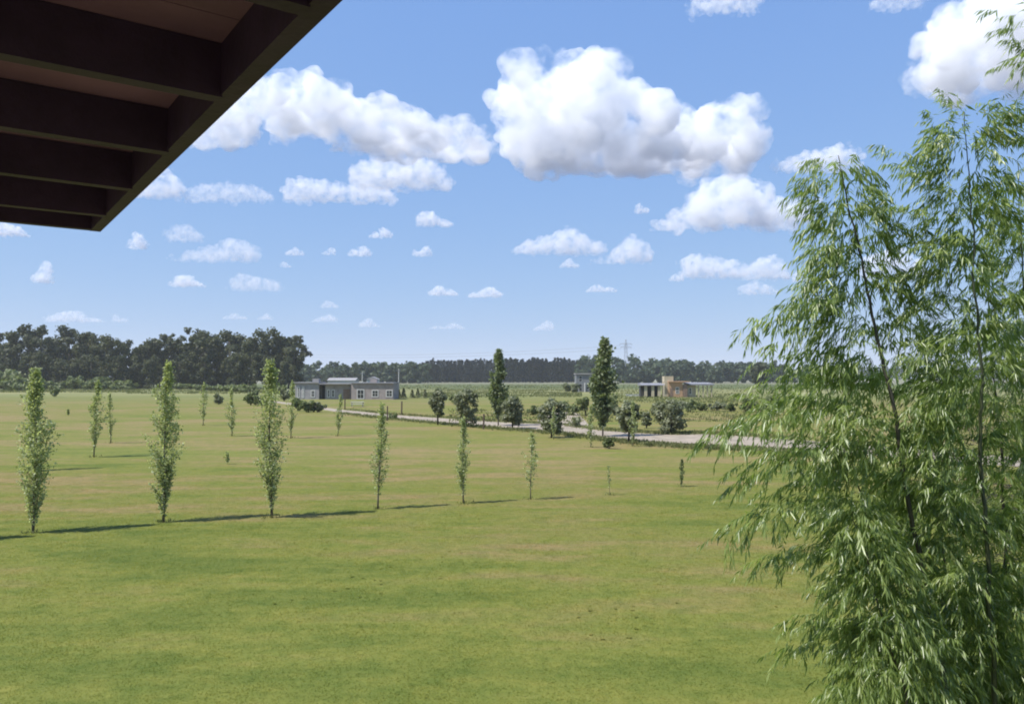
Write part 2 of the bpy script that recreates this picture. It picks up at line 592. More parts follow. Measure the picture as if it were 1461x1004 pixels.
# local x runs along the edge, local -y runs inwards along the rafters
SIGN = -1.0
LEN, DEEP = 6.2, 4.2
ceil = MB()
nb = 34
for i in range(nb):
    b0 = LEN * i / nb
    ceil.box(b0 + 0.002, b0 + LEN / nb - 0.002, -DEEP, -0.02, RH + 0.002, RH + 0.022)
ceil.build("ceiling", M_CEIL, roof)
MB().box(-0.06, LEN, -DEEP, 0.05, RH + 0.026, RH + 0.05).build("roof_sheet", M_ROOFTOP, roof)
MB().box(0.0, LEN, -TH, 0.0, -0.004, RH).build("edge_beam", M_ROOFWOOD, roof)
MB().box(0.0, TH, -DEEP, -TH - 0.001, -0.003, RH).build("end_beam", M_ROOFWOOD, roof)
for k in range(1, 12):
    x = (0.42 + 0.585 * (k - 1)) if k > 0 else 0
    MB().box(x, x + TH, -DEEP, -TH + 0.004, 0.0 - 0.008, RH).build("rafter", M_ROOFWOOD, roof)

# ------------------------------------------------------------------ plants
def join_leaves(parts):
    v = np.concatenate([p[0] for p in parts])
    o, f = 0, []
    for p in parts:
        f.append(p[1] + o)
        o += len(p[0])
    return v, np.concatenate(f), np.concatenate([p[2] for p in parts])


def poplar(h, wdt, n, seed, bare=0.1, leaf=0.07, peak=0.5, mat=M_POPLAR, trunk_r=None, side=None, tb=2.0):
    """a narrow poplar: tapered stem, steep limbs, small leaves thick along the limbs; returns trunk and crown meshes"""
    r = np.random.default_rng(seed)
    tr = trunk_r or 0.009 * h
    mb = MB()
    zs = np.linspace(0, h * 0.97, 9)
    wob = np.cumsum(r.normal(0, 0.006 * h, (9, 2)), 0) * np.linspace(0, 1, 9)[:, None]
    stem = [np.array([wob[i, 0], wob[i, 1], z]) for i, z in enumerate(zs)]
    mb.tube(stem, [tr * (1 - 0.88 * z / h) for z in zs], 7)

    def stem_at(z):
        t = np.clip(z / (h * 0.97), 0, 1) * 8
        i = min(int(t), 7)
        return stem[i] * (1 - (t - i)) + stem[i + 1] * (t - i)

    def prof(t):            # half width along the height
        t = np.clip(t, 0, 1)
        a = np.where(t < peak, (t / peak) ** 1.0, ((1 - t) / (1 - peak)) ** 0.92)
        return 0.06 + 0.94 * a
    nb = int(26 + n / 90)
    PP, DD = [], []
    per = max(4, n // nb)
    for b in range(nb):
        z0 = h * (bare + (0.93 - bare) * (b + r.random()) / nb)
        L = h * r.uniform(0.10, 0.24) * (1.15 - 0.6 * z0 / h)
        az = r.uniform(0, 2 * math.pi)
        z1 = min(z0 + L, h * 0.995)
        rad = wdt * 0.5 * float(prof(z1 / h)) * r.uniform(0.4, 1.15) * (1 + .38 * mnoise.noise(Vector((z1 / h * 7, math.cos(az) + seed, math.sin(az)))))
        if side is not None and r.random() < 0.05:
            rad *= 1.5
        s0 = stem_at(z0)
        e = stem_at(z1) + np.array([math.cos(az) * rad, math.sin(az) * rad, 0])
        e[2] = z1
        m = (s0 + e) / 2 + np.array([math.cos(az), math.sin(az), 0]) * rad * 0.22
        mb.tube([s0, m, e], [tr * 0.28 * (1 - z0 / h) + 0.002, tr * 0.16 * (1 - z0 / h) + 0.0015, 0.001], 4)
        t = r.uniform(0.12, 1.06, per)[:, None]
        q = (1 - t) ** 2 * s0 + 2 * t * (1 - t) * m + t * t * e
        q = q + r.normal(0, 0.045 * wdt + 0.01, (per, 3)) * (0.35 + 0.65 * np.clip(q[:, 2:3] / (h * .35), 0, 1))
        PP.append(q)
        DD.append(np.broadcast_to(unit(e - s0), (per, 3)))
    # leafy shoots low on the stem
    k = int(n * .10)
    zl = h * (bare * .6 + .02 + (.38 - bare * .6) * r.random(k))
    al = r.uniform(0, 2 * math.pi, k)
    rl = wdt * .5 * prof(zl / h) * r.uniform(0, .9, k)
    PP.append(np.stack([np.cos(al) * rl, np.sin(al) * rl, zl], 1) + np.array([stem_at(q) * np.array([1, 1, 0]) for q in zl]))
    DD.append(np.broadcast_to(np.array([0, 0, 1.0]), (k, 3)))
    # leading shoot
    k = max(8, n // 40)
    zt = r.uniform(0.9, 1.02, k) * h
    PP.append(np.stack([stem[-1][0] + r.normal(0, .012 * h, k), stem[-1][1] + r.normal(0, .012 * h, k), zt], 1))
    DD.append(np.broadcast_to(np.array([0, 0, 1.0]), (k, 3)))
    P, D = np.concatenate(PP), np.concatenate(DD)
    m = len(P)
    d = unit(D * 0.4 + r.normal(0, 0.8, (m, 3)) + np.array([0, 0, -0.25]))
    ti = np.clip(r.normal(0.48, 0.24, m), 0, 1)
    L = leaf * r.uniform(0.65, 1.3, m)
    v, f, t = leaf_arrays(P, d, rdir(m, r), L, L * 0.85, ti, 0.12)
    return mb.me("trunk", M_BARK, True), mesh("crown", v, f, mat, t)


rr0 = random.Random(3)


def plant(name, label, cat, loc, meshes, group=None, rz=0.0, names=("trunk", "crown")):
    t = thing(name, label, cat, loc, rz, group)
    if "poplar" in name:
        t.rotation_euler = (rr0.uniform(-.035, .035), rr0.uniform(-.035, .035), rz)
    for nm, me in zip(names, meshes):
        obj(nm, me, t)
    return t


def height_from(px, base, top):
    g = gnd(px, base)
    d = ray(px, top)
    return (CAMV + d * (g[1] / d[1]))[2], g


ROW = "young poplars planted in the near row across the lawn"
row = [  # px, base, top, width px, leaves, bare, label
    (47, 760, 529, 58, 5000, .05, "bushy young poplar at the near row's far end, closest to the roof corner"),
    (233, 745, 520, 48, 5000, .03, "tallest dense young poplar, second in the near row, between two equally bushy ones"),
    (388, 738, 517, 55, 4700, .04, "dense young poplar with a sideways twig low down, third in the near row"),
    (539, 726, 577, 32, 1900, .18, "slim light green young poplar, fourth in the near row, below the brick house"),
    (661, 718, 596, 26, 1600, .14, "slim young poplar, fifth in the near row, in front of a round roadside tree"),
    (757, 712, 618, 25, 750, .25, "thin sparse young poplar with a bare lower stem, sixth in the near row"),
]
row.append((-154, 776, 524, 56, 7000, .05, "young poplar just outside the view whose shadow reaches in at the lawn's edge"))
for i, (px, b, t, wpx, nl, bare, lab) in enumerate(row):
    h, g = height_from(px, b, t)
    wm = wpx / F * g[1]
    plant("young_poplar", lab, "poplar tree", g, poplar(h, wm, nl, 20 + i, bare, 0.068 if nl > 3000 else 0.062, 0.55 if i < 3 or i > 5 else 0.48, side=1), ROW)
# leafless sapling and a stubby brown one at the row's end
h, g = height_from(870, 706, 664)
plant("young_poplar", "almost bare thin sapling in the near row, seventh, before the dry patch", "poplar tree", g, poplar(h, 0.22, 40, 41, .3, .05), ROW)
h, g = height_from(972, 694, 655)
plant("young_poplar", "short stubby brownish sapling at the near row's end beside the bamboo", "poplar tree", g, poplar(h, 0.26, 420, 42, .02, .06, .6, M_BUSH), ROW)

back = [  # px, base, top, width px, leaves, label
    (134, 652, 545, 26, 1500, "slender poplar of the second row, right behind the gap after the first poplar"),
    (48, 671, 540, 26, 1500, "slender poplar of the second row hidden right behind the first bushy poplar"),
    (158, 632, 561, 14, 650, "thinner small poplar just behind the slender one at the second row"),
    (290, 607, 546, 13, 520, "small distant poplar on the lawn between the second and third near poplars"),
    (331, 622, 556, 17, 800, "small poplar on the lawn just behind the third near poplar"),
    (324, 662, 645, 6, 120, "tiny sapling stub alone on the dry lawn"),
    (97, 592, 584, 5, 80, "tiniest far sapling on the lawn beneath the dark wood"),
    (415, 625, 545, 17, 900, "slim poplar on the lawn in front of the brick house's near wing"),
    (482, 622, 563, 13, 620, "slim small poplar standing before the gravel road's far end"),
    (843, 638, 578, 13, 560, "pale slim poplar at the road bend before the tall roadside poplar"),
    (903, 637, 572, 14, 600, "pale slim poplar hiding part of a round tree near the road bend"),
    (790, 627, 580, 11, 420, "pale slim sapling against the dark round roadside tree"),
]
for i, (px, b, t, wpx, nl, lab) in enumerate(back):
    h, g = height_from(px, b, t)
    plant("slim_poplar", lab, "poplar tree", g, poplar(h, wpx / F * g[1], nl, 60 + i, .1, 0.10 * max(1, g[1] / 55), .55), "slim poplars farther out on the lawn")

for px, b, t, wpx, nl, lab, sd_ in ((711, 607, 501, 30, 3600, "tall dark green poplar beside the gravel road, thinner of the two", 81),
                                     (860, 622, 486, 46, 5200, "tallest dark green roadside poplar at the road bend", 82)):
    h, g = height_from(px, b, t)
    plant("roadside_poplar", lab, "poplar tree", g, poplar(h, wpx / F * g[1], nl, sd_, .13, 0.24, .45, M_POPLAR_DARK), "tall poplars along the gravel road")


def blobs_crown(blobs, n, size, seed, mat, name="crown", shell=0.45, asp=0.9):
    r = np.random.default_rng(seed)
    b = np.array(blobs, float)
    w_ = b[:, 3] ** 2
    k = r.choice(len(b), n, p=w_ / w_.sum())
    d = rdir(n, r)
    rad = b[k, 3] * (shell + (1 - shell) * r.random(n)) * (1 + 0.12 * r.normal(size=n))
    P = b[k, :3] + d * rad[:, None] * np.array([1, 1, 0.85])
    nrm = unit(d + r.normal(0, 0.5, (n, 3)) + np.array([0, 0, .2]))
    dd = unit(np.cross(nrm, rdir(n, r)))
    L = size * r.uniform(.5, 1.35, n)
    bt = r.random(len(b)) * .5
    ti = np.clip(0.2 + bt[k] + r.normal(0, 0.16, n), 0, 1)
    P = P - dd * L[:, None] * .5
    v, f, t = leaf_arrays(P, dd, nrm, L, L * asp, ti, 0.15)
    return v, f, t


def round_tree(h, wdt, n, seed, stem=0.18, leaf=0.2, mat=M_SHADE_TREE, low=False):
    """small roadside tree: short stem that forks into limbs, ragged round crown"""
    r = np.random.default_rng(seed)
    mb = MB()
    zt = h * stem
    tr = 0.028 * h
    mb.tube([(0, 0, 0), (r.normal(0, .02 * h), 0, zt), (r.normal(0, .03 * h), r.normal(0, .03 * h), h * .6)], [tr, tr * .8, tr * .3], 7)
    blobs = []
    for i in range(26):
        t = (i + r.random()) / 26
        z = zt + (h - zt) * (0.08 + 0.84 * t)
        prof = (0.50 + 0.72 * t) * (1 - t ** 6)
        a = i * 2.4 + r.normal(0, .4)
        rr = wdt * .5 * prof * r.uniform(.4, .95)
        br = wdt * r.uniform(.10, .21)
        c = (math.cos(a) * rr, math.sin(a) * rr, z)
        blobs.append((*c, br))
        if i % 2 == 0:
            mb.tube([(0, 0, zt * .9 + (z - zt) * .25), (c[0] * .5, c[1] * .5, z - .1 * h), c], [tr * .4, tr * .25, tr * .08], 4)
    v, f, t = blobs_crown(blobs, n, leaf, seed + 1, mat, shell=.2)
    return mb.me("trunk", M_DARKBARK, True), mesh("crown", v, f, mat, t)


for i, (px, b, t, wpx, st, lab) in enumerate((
        (625, 606, 553, 32, .22, "small round crowned tree beside the road, first of the roadside row from the brick house"),
        (666, 609, 553, 46, .12, "wide round tree by the road behind the fifth near poplar"),
        (731, 611, 564, 40, .14, "round dark tree hugging the thinner tall roadside poplar"),
        (787, 624, 566, 44, .10, "large dark round tree by the road before the gravel fork"),
        (897, 632, 570, 40, .24, "round tree on two dark stems close to the tallest roadside poplar"),
        (957, 619, 570, 52, .04, "very dark dense round bush tree at the road's upper edge below the orange house"))):
    h, g = height_from(px, b, t)
    plant("roadside_tree", lab, "tree", g, round_tree(h, wpx * .95 / F * g[1], 3300, 120 + 3 * i, st, .2), "round trees along the gravel road")

small = [  # px, base, top, width, label : shrubs and hedge plants beyond the road
    (760, 592, 578, 16, "low brownish shrub beyond the road between two round trees"),
    (815, 592, 570, 24, "tall green shrub beyond the road left of the tallest poplar"),
    (836, 593, 563, 22, "tangled shrub directly behind the tallest roadside poplar"),
    (822, 609, 593, 14, "low dark bush at the edge of the gravel fork"),
    (877, 592, 572, 24, "dark shrub peeping out beside the tallest roadside poplar"),
    (922, 611, 582, 14, "narrow dark conical shrub between two round roadside trees"),
    (938, 594, 572, 26, "broad shrub just behind the very dark round bush tree"),
    (968, 600, 567, 34, "pale olive shrub on top of the very dark round bush tree"),
    (985, 588, 568, 20, "rounded green shrub below the orange house"),
    (1002, 586, 573, 18, "low green hedge shrub next to the rounded one below the orange house"),
    (1022, 586, 569, 22, "grey green shrub with dark heart beyond the road bend"),
    (1042, 587, 573, 24, "low hedge shrub close to the yellow green hedge"),
    (1070, 588, 566, 34, "yellow green hedge shrub just before the bamboo's tip"),
    (1100, 588, 562, 36, "yellow green hedge shrub half hidden by the bamboo"),
    (425, 586, 566, 16, "upright shrub on the near verge before the brick house"),
    (440, 588, 570, 20, "flowering shrub on the near verge before the brick house"),
    (453, 588, 572, 20, "dark edged shrub on the near verge before the brick house"),
    (312, 577, 560, 15, "dark small shrub on the lawn's far edge behind the slim poplars"),
    (358, 578, 556, 20, "shrub at the lawn's far edge behind the third near poplar"),
    (370, 578, 562, 18, "squat shrub hidden behind the third near poplar"),
    (405, 572, 552, 24, "dark bush against the brick house's outer end"),
    (80, 566, 552, 12, "brownish round shrub alone on the lawn's far edge"),
    (722, 581, 562, 20, "dark bush beyond the thinner tall roadside poplar"),
    (562, 597, 590, 12, "low mound of a bush on the lawn side of the road"),
    (869, 640, 620, 11, "small shrub in the grass below the tallest roadside poplar"),
    (812, 559, 544.5, 16, "dark bush against the grey two storey house, outermost"),
    (820, 559.5, 546, 13, "dark bush touching the grey two storey house wall"),
    (650, 575, 562, 12, "low field bush behind the wide round roadside tree"),
]
for i, (px, b, t, wpx, lab) in enumerate(small):
    h, g = height_from(px, b, t)
    wm = wpx / F * g[1]
    r = np.random.default_rng(300 + i)
    bl = [(r.normal(0, wm * .2), r.normal(0, wm * .2), h * r.uniform(.2, .78), min(wm, h) * r.uniform(.16, .27)) for _ in range(14)]
    mt = M_SHADE_TREE if "dark" in lab else M_BUSH
    s = MB()
    for q in bl[:6]:
        s.tube([(0, 0, 0), (q[0] * .5, q[1] * .5, q[2] * .6), q[:3]], [.02 * h, .012 * h, .005 * h], 4)
    plant("shrub", lab, "shrub", g, (s.me("stems", M_DARKBARK), mesh("foliage", *(lambda a: (a[0], a[1], mt, a[2]))(blobs_crown(bl, 1300, .2 * max(1, g[1] / 80), 500 + i, mt, shell=.2)))),
          "shrubs scattered by the road and field edges", names=("stems", "foliage"))

# five small dark conifers in a line by the brick house
def conifer(h, wdt, n, seed, size, mat):
    r = np.random.default_rng(seed)
    t = r.random(n) ** 0.75
    z = h * (0.06 + 0.94 * (1 - t) if False else 0.05 + 0.95 * r.random(n))
    a = r.uniform(0, 2 * math.pi, n)
    layer = 1 + 0.25 * np.sin(z / h * 34 + a * 2)
    rad = wdt * .5 * (1 - z / h) ** .8 * r.uniform(.35, 1.0, n) * layer + .01 * h
    P = np.stack([np.cos(a) * rad, np.sin(a) * rad, z], 1)
    out = np.stack([np.cos(a), np.sin(a), np.full(n, -.25)], 1) + r.normal(0, .3, (n, 3))
    nr = np.stack([np.cos(a) * .4, np.sin(a) * .4, np.ones(n)], 1) + r.normal(0, .45, (n, 3))
    L = size * r.uniform(.6, 1.3, n)
    v, f, ti = leaf_arrays(P - unit(out) * L[:, None] * .4, out, nr, L, L * .55, np.clip(r.normal(.5, .25, n), 0, 1))
    s = MB().tube([(0, 0, 0), (0, 0, h * .95)], [.02 * h, .004 * h], 6)
    return s.me("trunk", M_DARKBARK), (v, f, ti)


tk, cr = conifer(1.9, 1.3, 500, 900, .3, M_GROVE)
cm = mesh("crown", cr[0], cr[1], M_SHADE_TREE, cr[2])
first = None
for k, px in enumerate((569, 576, 588, 596, 606)):
    g = gnd(px, 568.2)
    lab = "one of five small dark conifers lined up in the field beside the brick house"
    if first is None:
        first = plant("small_conifer", lab, "conifer", g, (tk, cm), "small conifers lined up beside the brick house")
    else:
        dup(first, g, k * 1.1, (1, 1, (0.85, 1.2, 1.0, 1.15, 1.05)[k]))

# ---- dark wood on the left horizon: every tree a thing
def tall_tree(h, seed, spread=.46, mat=M_WOOD, n=4200, leaf=.95, low=.10):
    r = np.random.default_rng(seed)
    mb = MB()
    tr = .016 * h
    lean = r.normal(0, .03 * h, 2)
    top = np.array([lean[0], lean[1], h * .8])
    mb.tube([(0, 0, 0), (lean[0] * .3, lean[1] * .3, h * .35), top], [tr, tr * .75, tr * .25], 7)
    blobs = []
    nl = 15
    for i in range(nl):
        t = (i + r.random()) / nl
        z = h * (low + (0.93 - low) * t)
        a = i * 2.4 + r.normal(0, .5)
        rr = h * spread * .5 * (1.0 - .55 * abs(t - .45)) * r.uniform(.35, 1)
        c = np.array([math.cos(a) * rr + lean[0] * t, math.sin(a) * rr + lean[1] * t, z])
        mb.tube([np.array([lean[0] * t * .8, lean[1] * t * .8, z * .72]), c * .6 + np.array([0, 0, z * .30]), c], [tr * .35, tr * .22, tr * .06], 4)
        for _ in range(3):
            q = c + r.normal(0, .045 * h, 3)
            blobs.append((*q, h * r.uniform(.06, .105)))
    blobs.append((lean[0], lean[1], h * .94, h * .05))
    v, f, t = blobs_crown(blobs, n, leaf, seed + 1, mat, shell=.25)
    return mb.me("trunk", M_BARK, True), mesh("crown", v, f, mat, t)


WOODG = "tall trees of the dark wood along the horizon"
protos = []
for k in range(6):
    t = plant("wood_tree", "tall dark tree in the wood on the horizon behind the bushy near poplars", "tree", (0, 0, 0), tall_tree(24.0, 700 + 11 * k, (.46, .52, .42, .56, .48, .44)[k]), WOODG)
    protos.append(t)
tops = [(a, b + 2) for a, b in [(-70, 478), (-40, 477), (-14, 474), (10, 476), (27, 473), (44, 458), (62, 468), (80, 474), (98, 465), (116, 469), (136, 475), (156, 479), (176, 484), (194, 489), (212, 484), (230, 479),
        (246, 472), (264, 478), (281, 465), (297, 469), (314, 473), (330, 468), (346, 476), (364, 471), (381, 474), (398, 469), (412, 474), (420, 488)]]
used = [False] * 6
rr_ = random.Random(5)


def wood(px, top, Y):
    k = rr_.randrange(6)
    p = at(px, top, Y)
    sc = p[2] / 24.0
    loc = (p[0], Y, 0)
    rz = rr_.uniform(0, 6.28)
    wx = sc * rr_.uniform(.85, 1.15)
    if not used[k]:
        used[k] = True
        protos[k].location = loc
        protos[k].rotation_euler = (0, 0, rz)
        protos[k].scale = (wx, wx, sc)
    else:
        dup(protos[k], loc, rz, (wx, wx, sc))


for px, top in tops:
    wood(px, top, 335 + rr_.uniform(-10, 12))
for px in range(-60, 416, 21):
    wood(px + rr_.uniform(-6, 6), 508 + rr_.uniform(-9, 12), 318 + rr_.uniform(-5, 6))
for px in range(-60, 410, 26):
    wood(px + rr_.uniform(-6, 6), 487 + rr_.uniform(-4, 8), 368 + rr_.uniform(-6, 6))

# bushes at the foot of the wood
bm = []
for k in range(3):
    r = np.random.default_rng(950 + k)
    bl = [(r.normal(0, 1.3), r.normal(0, 1.3), r.uniform(.6, 2.5), r.uniform(.6, 1.1)) for _ in range(16)]
    a = blobs_crown(bl, 1300, .55, 960 + k, M_BUSH, shell=.2)
    s = MB()
    for q in bl[:6]:
        s.tube([(0, 0, 0), (q[0] * .5, q[1] * .5, q[2] * .6), q[:3]], [.08, .05, .02], 4)
    bm.append((s.me("stems", M_DARKBARK), mesh("foliage", a[0], a[1], M_BUSH, a[2])))
bp = [None] * 3
for px, b, t, wpx in ((-12, 557, 522, 40), (14, 557, 520, 42), (33, 558, 531, 34), (60, 556, 540, 30), (75, 556, 541, 26), (93, 555, 544, 22), (108, 556, 536, 24), (124, 555, 542, 22), (140, 556, 534, 26), (158, 556, 540, 26),
                      (172, 556, 539, 26), (185, 556, 544, 16), (255, 555, 545, 20), (272, 555, 546, 20), (290, 557, 546, 20), (305, 557, 549, 22), (322, 558, 547, 24), (340, 559, 546, 26), (352, 560, 545, 20), (385, 561, 548, 22), (398, 562, 546, 18)):
    h, g = height_from(px, b, t)
    k = rr_.randrange(3)
    sc = (wpx / F * g[1] / 4.6,) * 2 + (h / 3.3,)
    lab = "rounded light green bush at the foot of the dark wood"
    if bp[k] is None:
        bp[k] = plant("field_bush", lab, "bush", g, bm[k], "light bushes at the foot of the dark wood", names=("stems", "foliage"))
        bp[k].scale = sc
    else:
        dup(bp[k], g, rr_.uniform(0, 6), sc)

# ---- far woods that read as one mass each
def mass(name, label, specs, Y, jit, per, size, mat, seed, conif=False):
    r = np.random.default_rng(seed)
    parts = []
    for px, top in specs:
        Yk = Y + r.uniform(-jit, jit)
        p = at(px, top, Yk)
        h = p[2]
        if conif:
            _, a = conifer(h, h * r.uniform(.26, .36), per, int(r.integers(1e6)), size, mat)
        else:
            bl = []
            for i in range(14):
                z = h * r.uniform(.12, .9)
                w_ = h * .42 * (1 - .6 * abs(z / h - .5))
                bl.append((r.normal(0, w_ * .5), r.normal(0, w_ * .5), z, h * r.uniform(.10, .18)))
            a = blobs_crown(bl, per, size, int(r.integers(1e6)), mat, shell=.3)
        v = a[0] + np.array([p[0], Yk, 0])
        keep = v[:, 2].min()
        parts.append((v, a[1], a[2]))
    v, f, t = join_leaves(parts)
    v[:, 2] = np.maximum(v[:, 2], 0.0)
    return tag(obj(name, mesh(name, v, f, mat, t)), label, "wood", kind="stuff")


r0 = random.Random(11)
mass("far_grove", "far green grove on the horizon behind the brick house",
     [(x + r0.uniform(-2, 2), 517 + r0.uniform(-3, 5)) for x in range(418, 612, 5)] + [(x + r0.uniform(-3, 3), 528 + r0.uniform(-3, 3)) for x in range(418, 600, 7)], 640, 25, 380, 2.3, M_GROVE, 31)
mass("conifer_plantation", "dark straight edged conifer plantation on the horizon",
     [(590 + 2.6 * k + r0.uniform(-1, 1), (524 - k * 1.0 if k < 8 else 513.5) + r0.uniform(-2.5, 2)) for k in range(44)] + [(594 + 4 * k, 521 + r0.uniform(-2, 2)) for k in range(27)] + [(592 + 4 * k, 530 + r0.uniform(-2, 2)) for k in range(28)], 700, 14, 330, 2.0, M_CONIFER, 32, True)
mass("pine_wood", "long dark pine wood on the horizon behind the tall poplars",
     [(706 + 3.0 * k + r0.uniform(-1.5, 1.5), 512.5 + 2 * math.sin(k * .55) + r0.uniform(-2.5, 2)) for k in range(50)] + [(707 + 3.5 * k, 516.5 + r0.uniform(-1, 2)) for k in range(42)] + [(706 + 5 * k, 524 + r0.uniform(-2, 3)) for k in range(31)], 690, 16, 380, 2.2, M_CONIFER, 33, True)
mass("mixed_wood", "mixed green wood on the horizon around the pylon",
     [(828, 508), (840, 505), (852, 506), (866, 504), (880, 505), (893, 503), (905, 505)] + [(915 + 6 * k + r0.uniform(-2, 2), 511.5 + k * .12 + r0.uniform(-2, 4)) for k in range(35)] + [(840 + 7 * k + r0.uniform(-2, 2), 523 + r0.uniform(-3, 4)) for k in range(42)], 660, 25, 420, 2.4, M_GROVE, 34)
mass("distant_wood", "low bluish wood fading along the farthest horizon",
     [(x + r0.uniform(-4, 4), 522 + r0.uniform(-3, 3)) for x in range(1080, 1640, 8)] + [(x, 521 + r0.uniform(-3, 3)) for x in range(-160, 60, 8)], 1250, 40, 380, 4.0, M_GROVE, 35)
h, g = height_from(1083, 546, 517)
g = at(1083, 546, 420); h = at(1083, 517, 420)[2]
plant("lone_tree", "single dark round tree standing before the far wood near the bamboo's leaf tips", "tree", (g[0], g[1], 0), round_tree(h, 30 / F * 420, 2600, 61, .06, 1.1, M_WOOD))

# ------------------------------------------------------------------ bamboo
def bez(pts, n=16):
    """smooth path through points (Catmull-Rom)"""
    p = [np.asarray(q, float) for q in pts]
    p = [2 * p[0] - p[1]] + p + [2 * p[-1] - p[-2]]
    out = []
    for i in range(1, len(p) - 2):
        for k in range(n):
            t = k / n
            out.append(.5 * ((2 * p[i]) + (p[i + 1] - p[i - 1]) * t + (2 * p[i - 1] - 5 * p[i] + 4 * p[i + 1] - p[i + 2]) * t * t + (3 * p[i] - p[i - 1] - 3 * p[i + 1] + p[i + 2]) * t ** 3))
    out.append(p[-2])
    return np.array(out)


bam = thing("bamboo_clump", "tall feathery bamboo clump with narrow drooping leaves on arching stems", "bamboo", (4.3, 6.6, 0))
BO = np.array([4.3, 6.6, 0.0])


def sub(path, a, b):
    n_ = len(path)
    return path[int(a * (n_ - 1)):int(b * (n_ - 1)) + 1]


def spray(r, mb, p0, p1, lift, store, dens=1.0, droop=.35, twig=.30):
    """one arching side branch from p0 to p1 with leafy twigs"""
    p0, p1 = np.asarray(p0, float), np.asarray(p1, float)
    L = np.linalg.norm(p1 - p0)
    m = p0 * .5 + p1 * .5 + np.array([0, 0, lift * L])
    t = np.linspace(0, 1, 9)[:, None]
    c = (1 - t) ** 2 * p0 + 2 * t * (1 - t) * m + t * t * p1
    mb.tube(c, np.linspace(.0052, .0013, 9) * (.7 + .4 * L), 5)
    nt_ = max(3, int(L * 23 * dens))
    ax = unit(p1 - p0)
    for k in range(nt_ + 1):
        tt = .16 + .84 * (k + r.random() * .8) / (nt_ + 1)
        if k == nt_:
            tt = 1.0
        b0 = (1 - tt) ** 2 * p0 + 2 * tt * (1 - tt) * m + tt * tt * p1
        tan = unit(2 * (1 - tt) * (m - p0) + 2 * tt * (p1 - m))
        side = r.normal(0, .62, 3)
        d = unit(tan * .9 + side + np.array([0, 0, -.12]))
        if k == nt_:
            d = tan
        tl = twig * r.uniform(.5, 1.15) * (1.05 - .45 * tt)
        e = b0 + d * tl + np.array([0, 0, -droop * tl * r.uniform(.5, 1.2)])
        mid = (b0 + e) / 2 + np.array([0, 0, .08 * tl])
        if r.random() < .7:
            mb.tube([b0, mid, e], [.0016, .0012, .0007], 3)
        nlf = int(r.integers(10, 17))
        s = np.linspace(.18, 1.0, nlf)
        q = ((1 - s) ** 2)[:, None] * b0 + (2 * s * (1 - s))[:, None] * mid + (s * s)[:, None] * e
        alt = np.where(np.arange(nlf) % 2 == 0, 1, -1)[:, None]
        lat = unit(np.cross(d, np.array([0, 0, 1.0])) + r.normal(0, .2, 3))
        ld = unit(d * .62 + alt * lat * .34 + np.array([0, 0, -.85]) + r.normal(0, .2, (nlf, 3)))
        store.append((q, ld, r.uniform(.052, .100, nlf), np.clip(r.normal(.45, .2) + r.normal(0, .13, nlf), 0, 1)))


def culm(name, path_px, depths, seed, rad, branches, rand_n, rand_len=(.5, 1.0), mat=M_CULM, lo=.25, dens=1.0, az_bias=None):
    r = np.random.default_rng(seed)
    pts = [at(px, py, Y) for (px, py), Y in zip(path_px, depths)]
    pts = [np.array([pts[0][0] + .05, pts[0][1], 0.0])] + pts if pts[0][2] > 0.05 else pts
    path = bez(pts, 14)
    nn = len(path)
    path[1:-1, 0] += np.convolve(r.normal(0, .022, nn + 4), np.ones(5) / 5, "same")[3:-3]
    path[1:-1, 1] += np.convolve(r.normal(0, .022, nn + 4), np.ones(5) / 5, "same")[3:-3]
    mb = MB()
    rr = [max(.003, rad * (1 - .9 * (i / (nn - 1)) ** 1.3)) for i in range(nn)]
    rr = [q * (1.10 if i % 4 == 0 else 1.0) for i, q in enumerate(rr)]     # swollen nodes
    mb.tube(path - BO, rr, 8)
    c = mb.build(name, mat, bam, True)
    tw, store = MB(), []
    for (t0, px, py, dY, lift) in branches:
        p0 = path[int(t0 * (nn - 1))]
        p1 = at(px, py, p0[1] + dY)
        spray(r, tw, p0, p1, lift, store, dens)
    for k in range(rand_n):
        t0 = lo + (1 - lo) * (k + r.random()) / rand_n
        p0 = path[int(min(.999, t0) * (nn - 1))]
        az = r.uniform(0, 2 * math.pi) if az_bias is None else r.uniform(*az_bias)
        L = r.uniform(*rand_len) * (1.28 - .98 * t0)
        el = r.uniform(.0, .55)
        p1 = p0 + L * np.array([math.cos(az) * math.cos(el), math.sin(az) * math.cos(el) * .85, math.sin(el) - .28])
        spray(r, tw, p0, p1, r.uniform(.12, .3), store, dens)
    q = np.concatenate([a[0] for a in store])
    ld = np.concatenate([a[1] for a in store])
    ll = np.concatenate([a[2] for a in store])
    ti = np.concatenate([a[3] for a in store])
    m = len(q)
    nr = unit(np.array([0, 0, 1.0]) + r.normal(0, .55, (m, 3)))
    v, f, t = leaf_arrays(q - BO, ld, nr, ll, ll * .148 * r.uniform(.8, 1.25, m), ti, .15, .06)
    tw.build("branches", M_CULM_OLD, c)
    obj("foliage", mesh("foliage", v, f, M_BAMBOO, t), c)
    return m


nleaf = 0
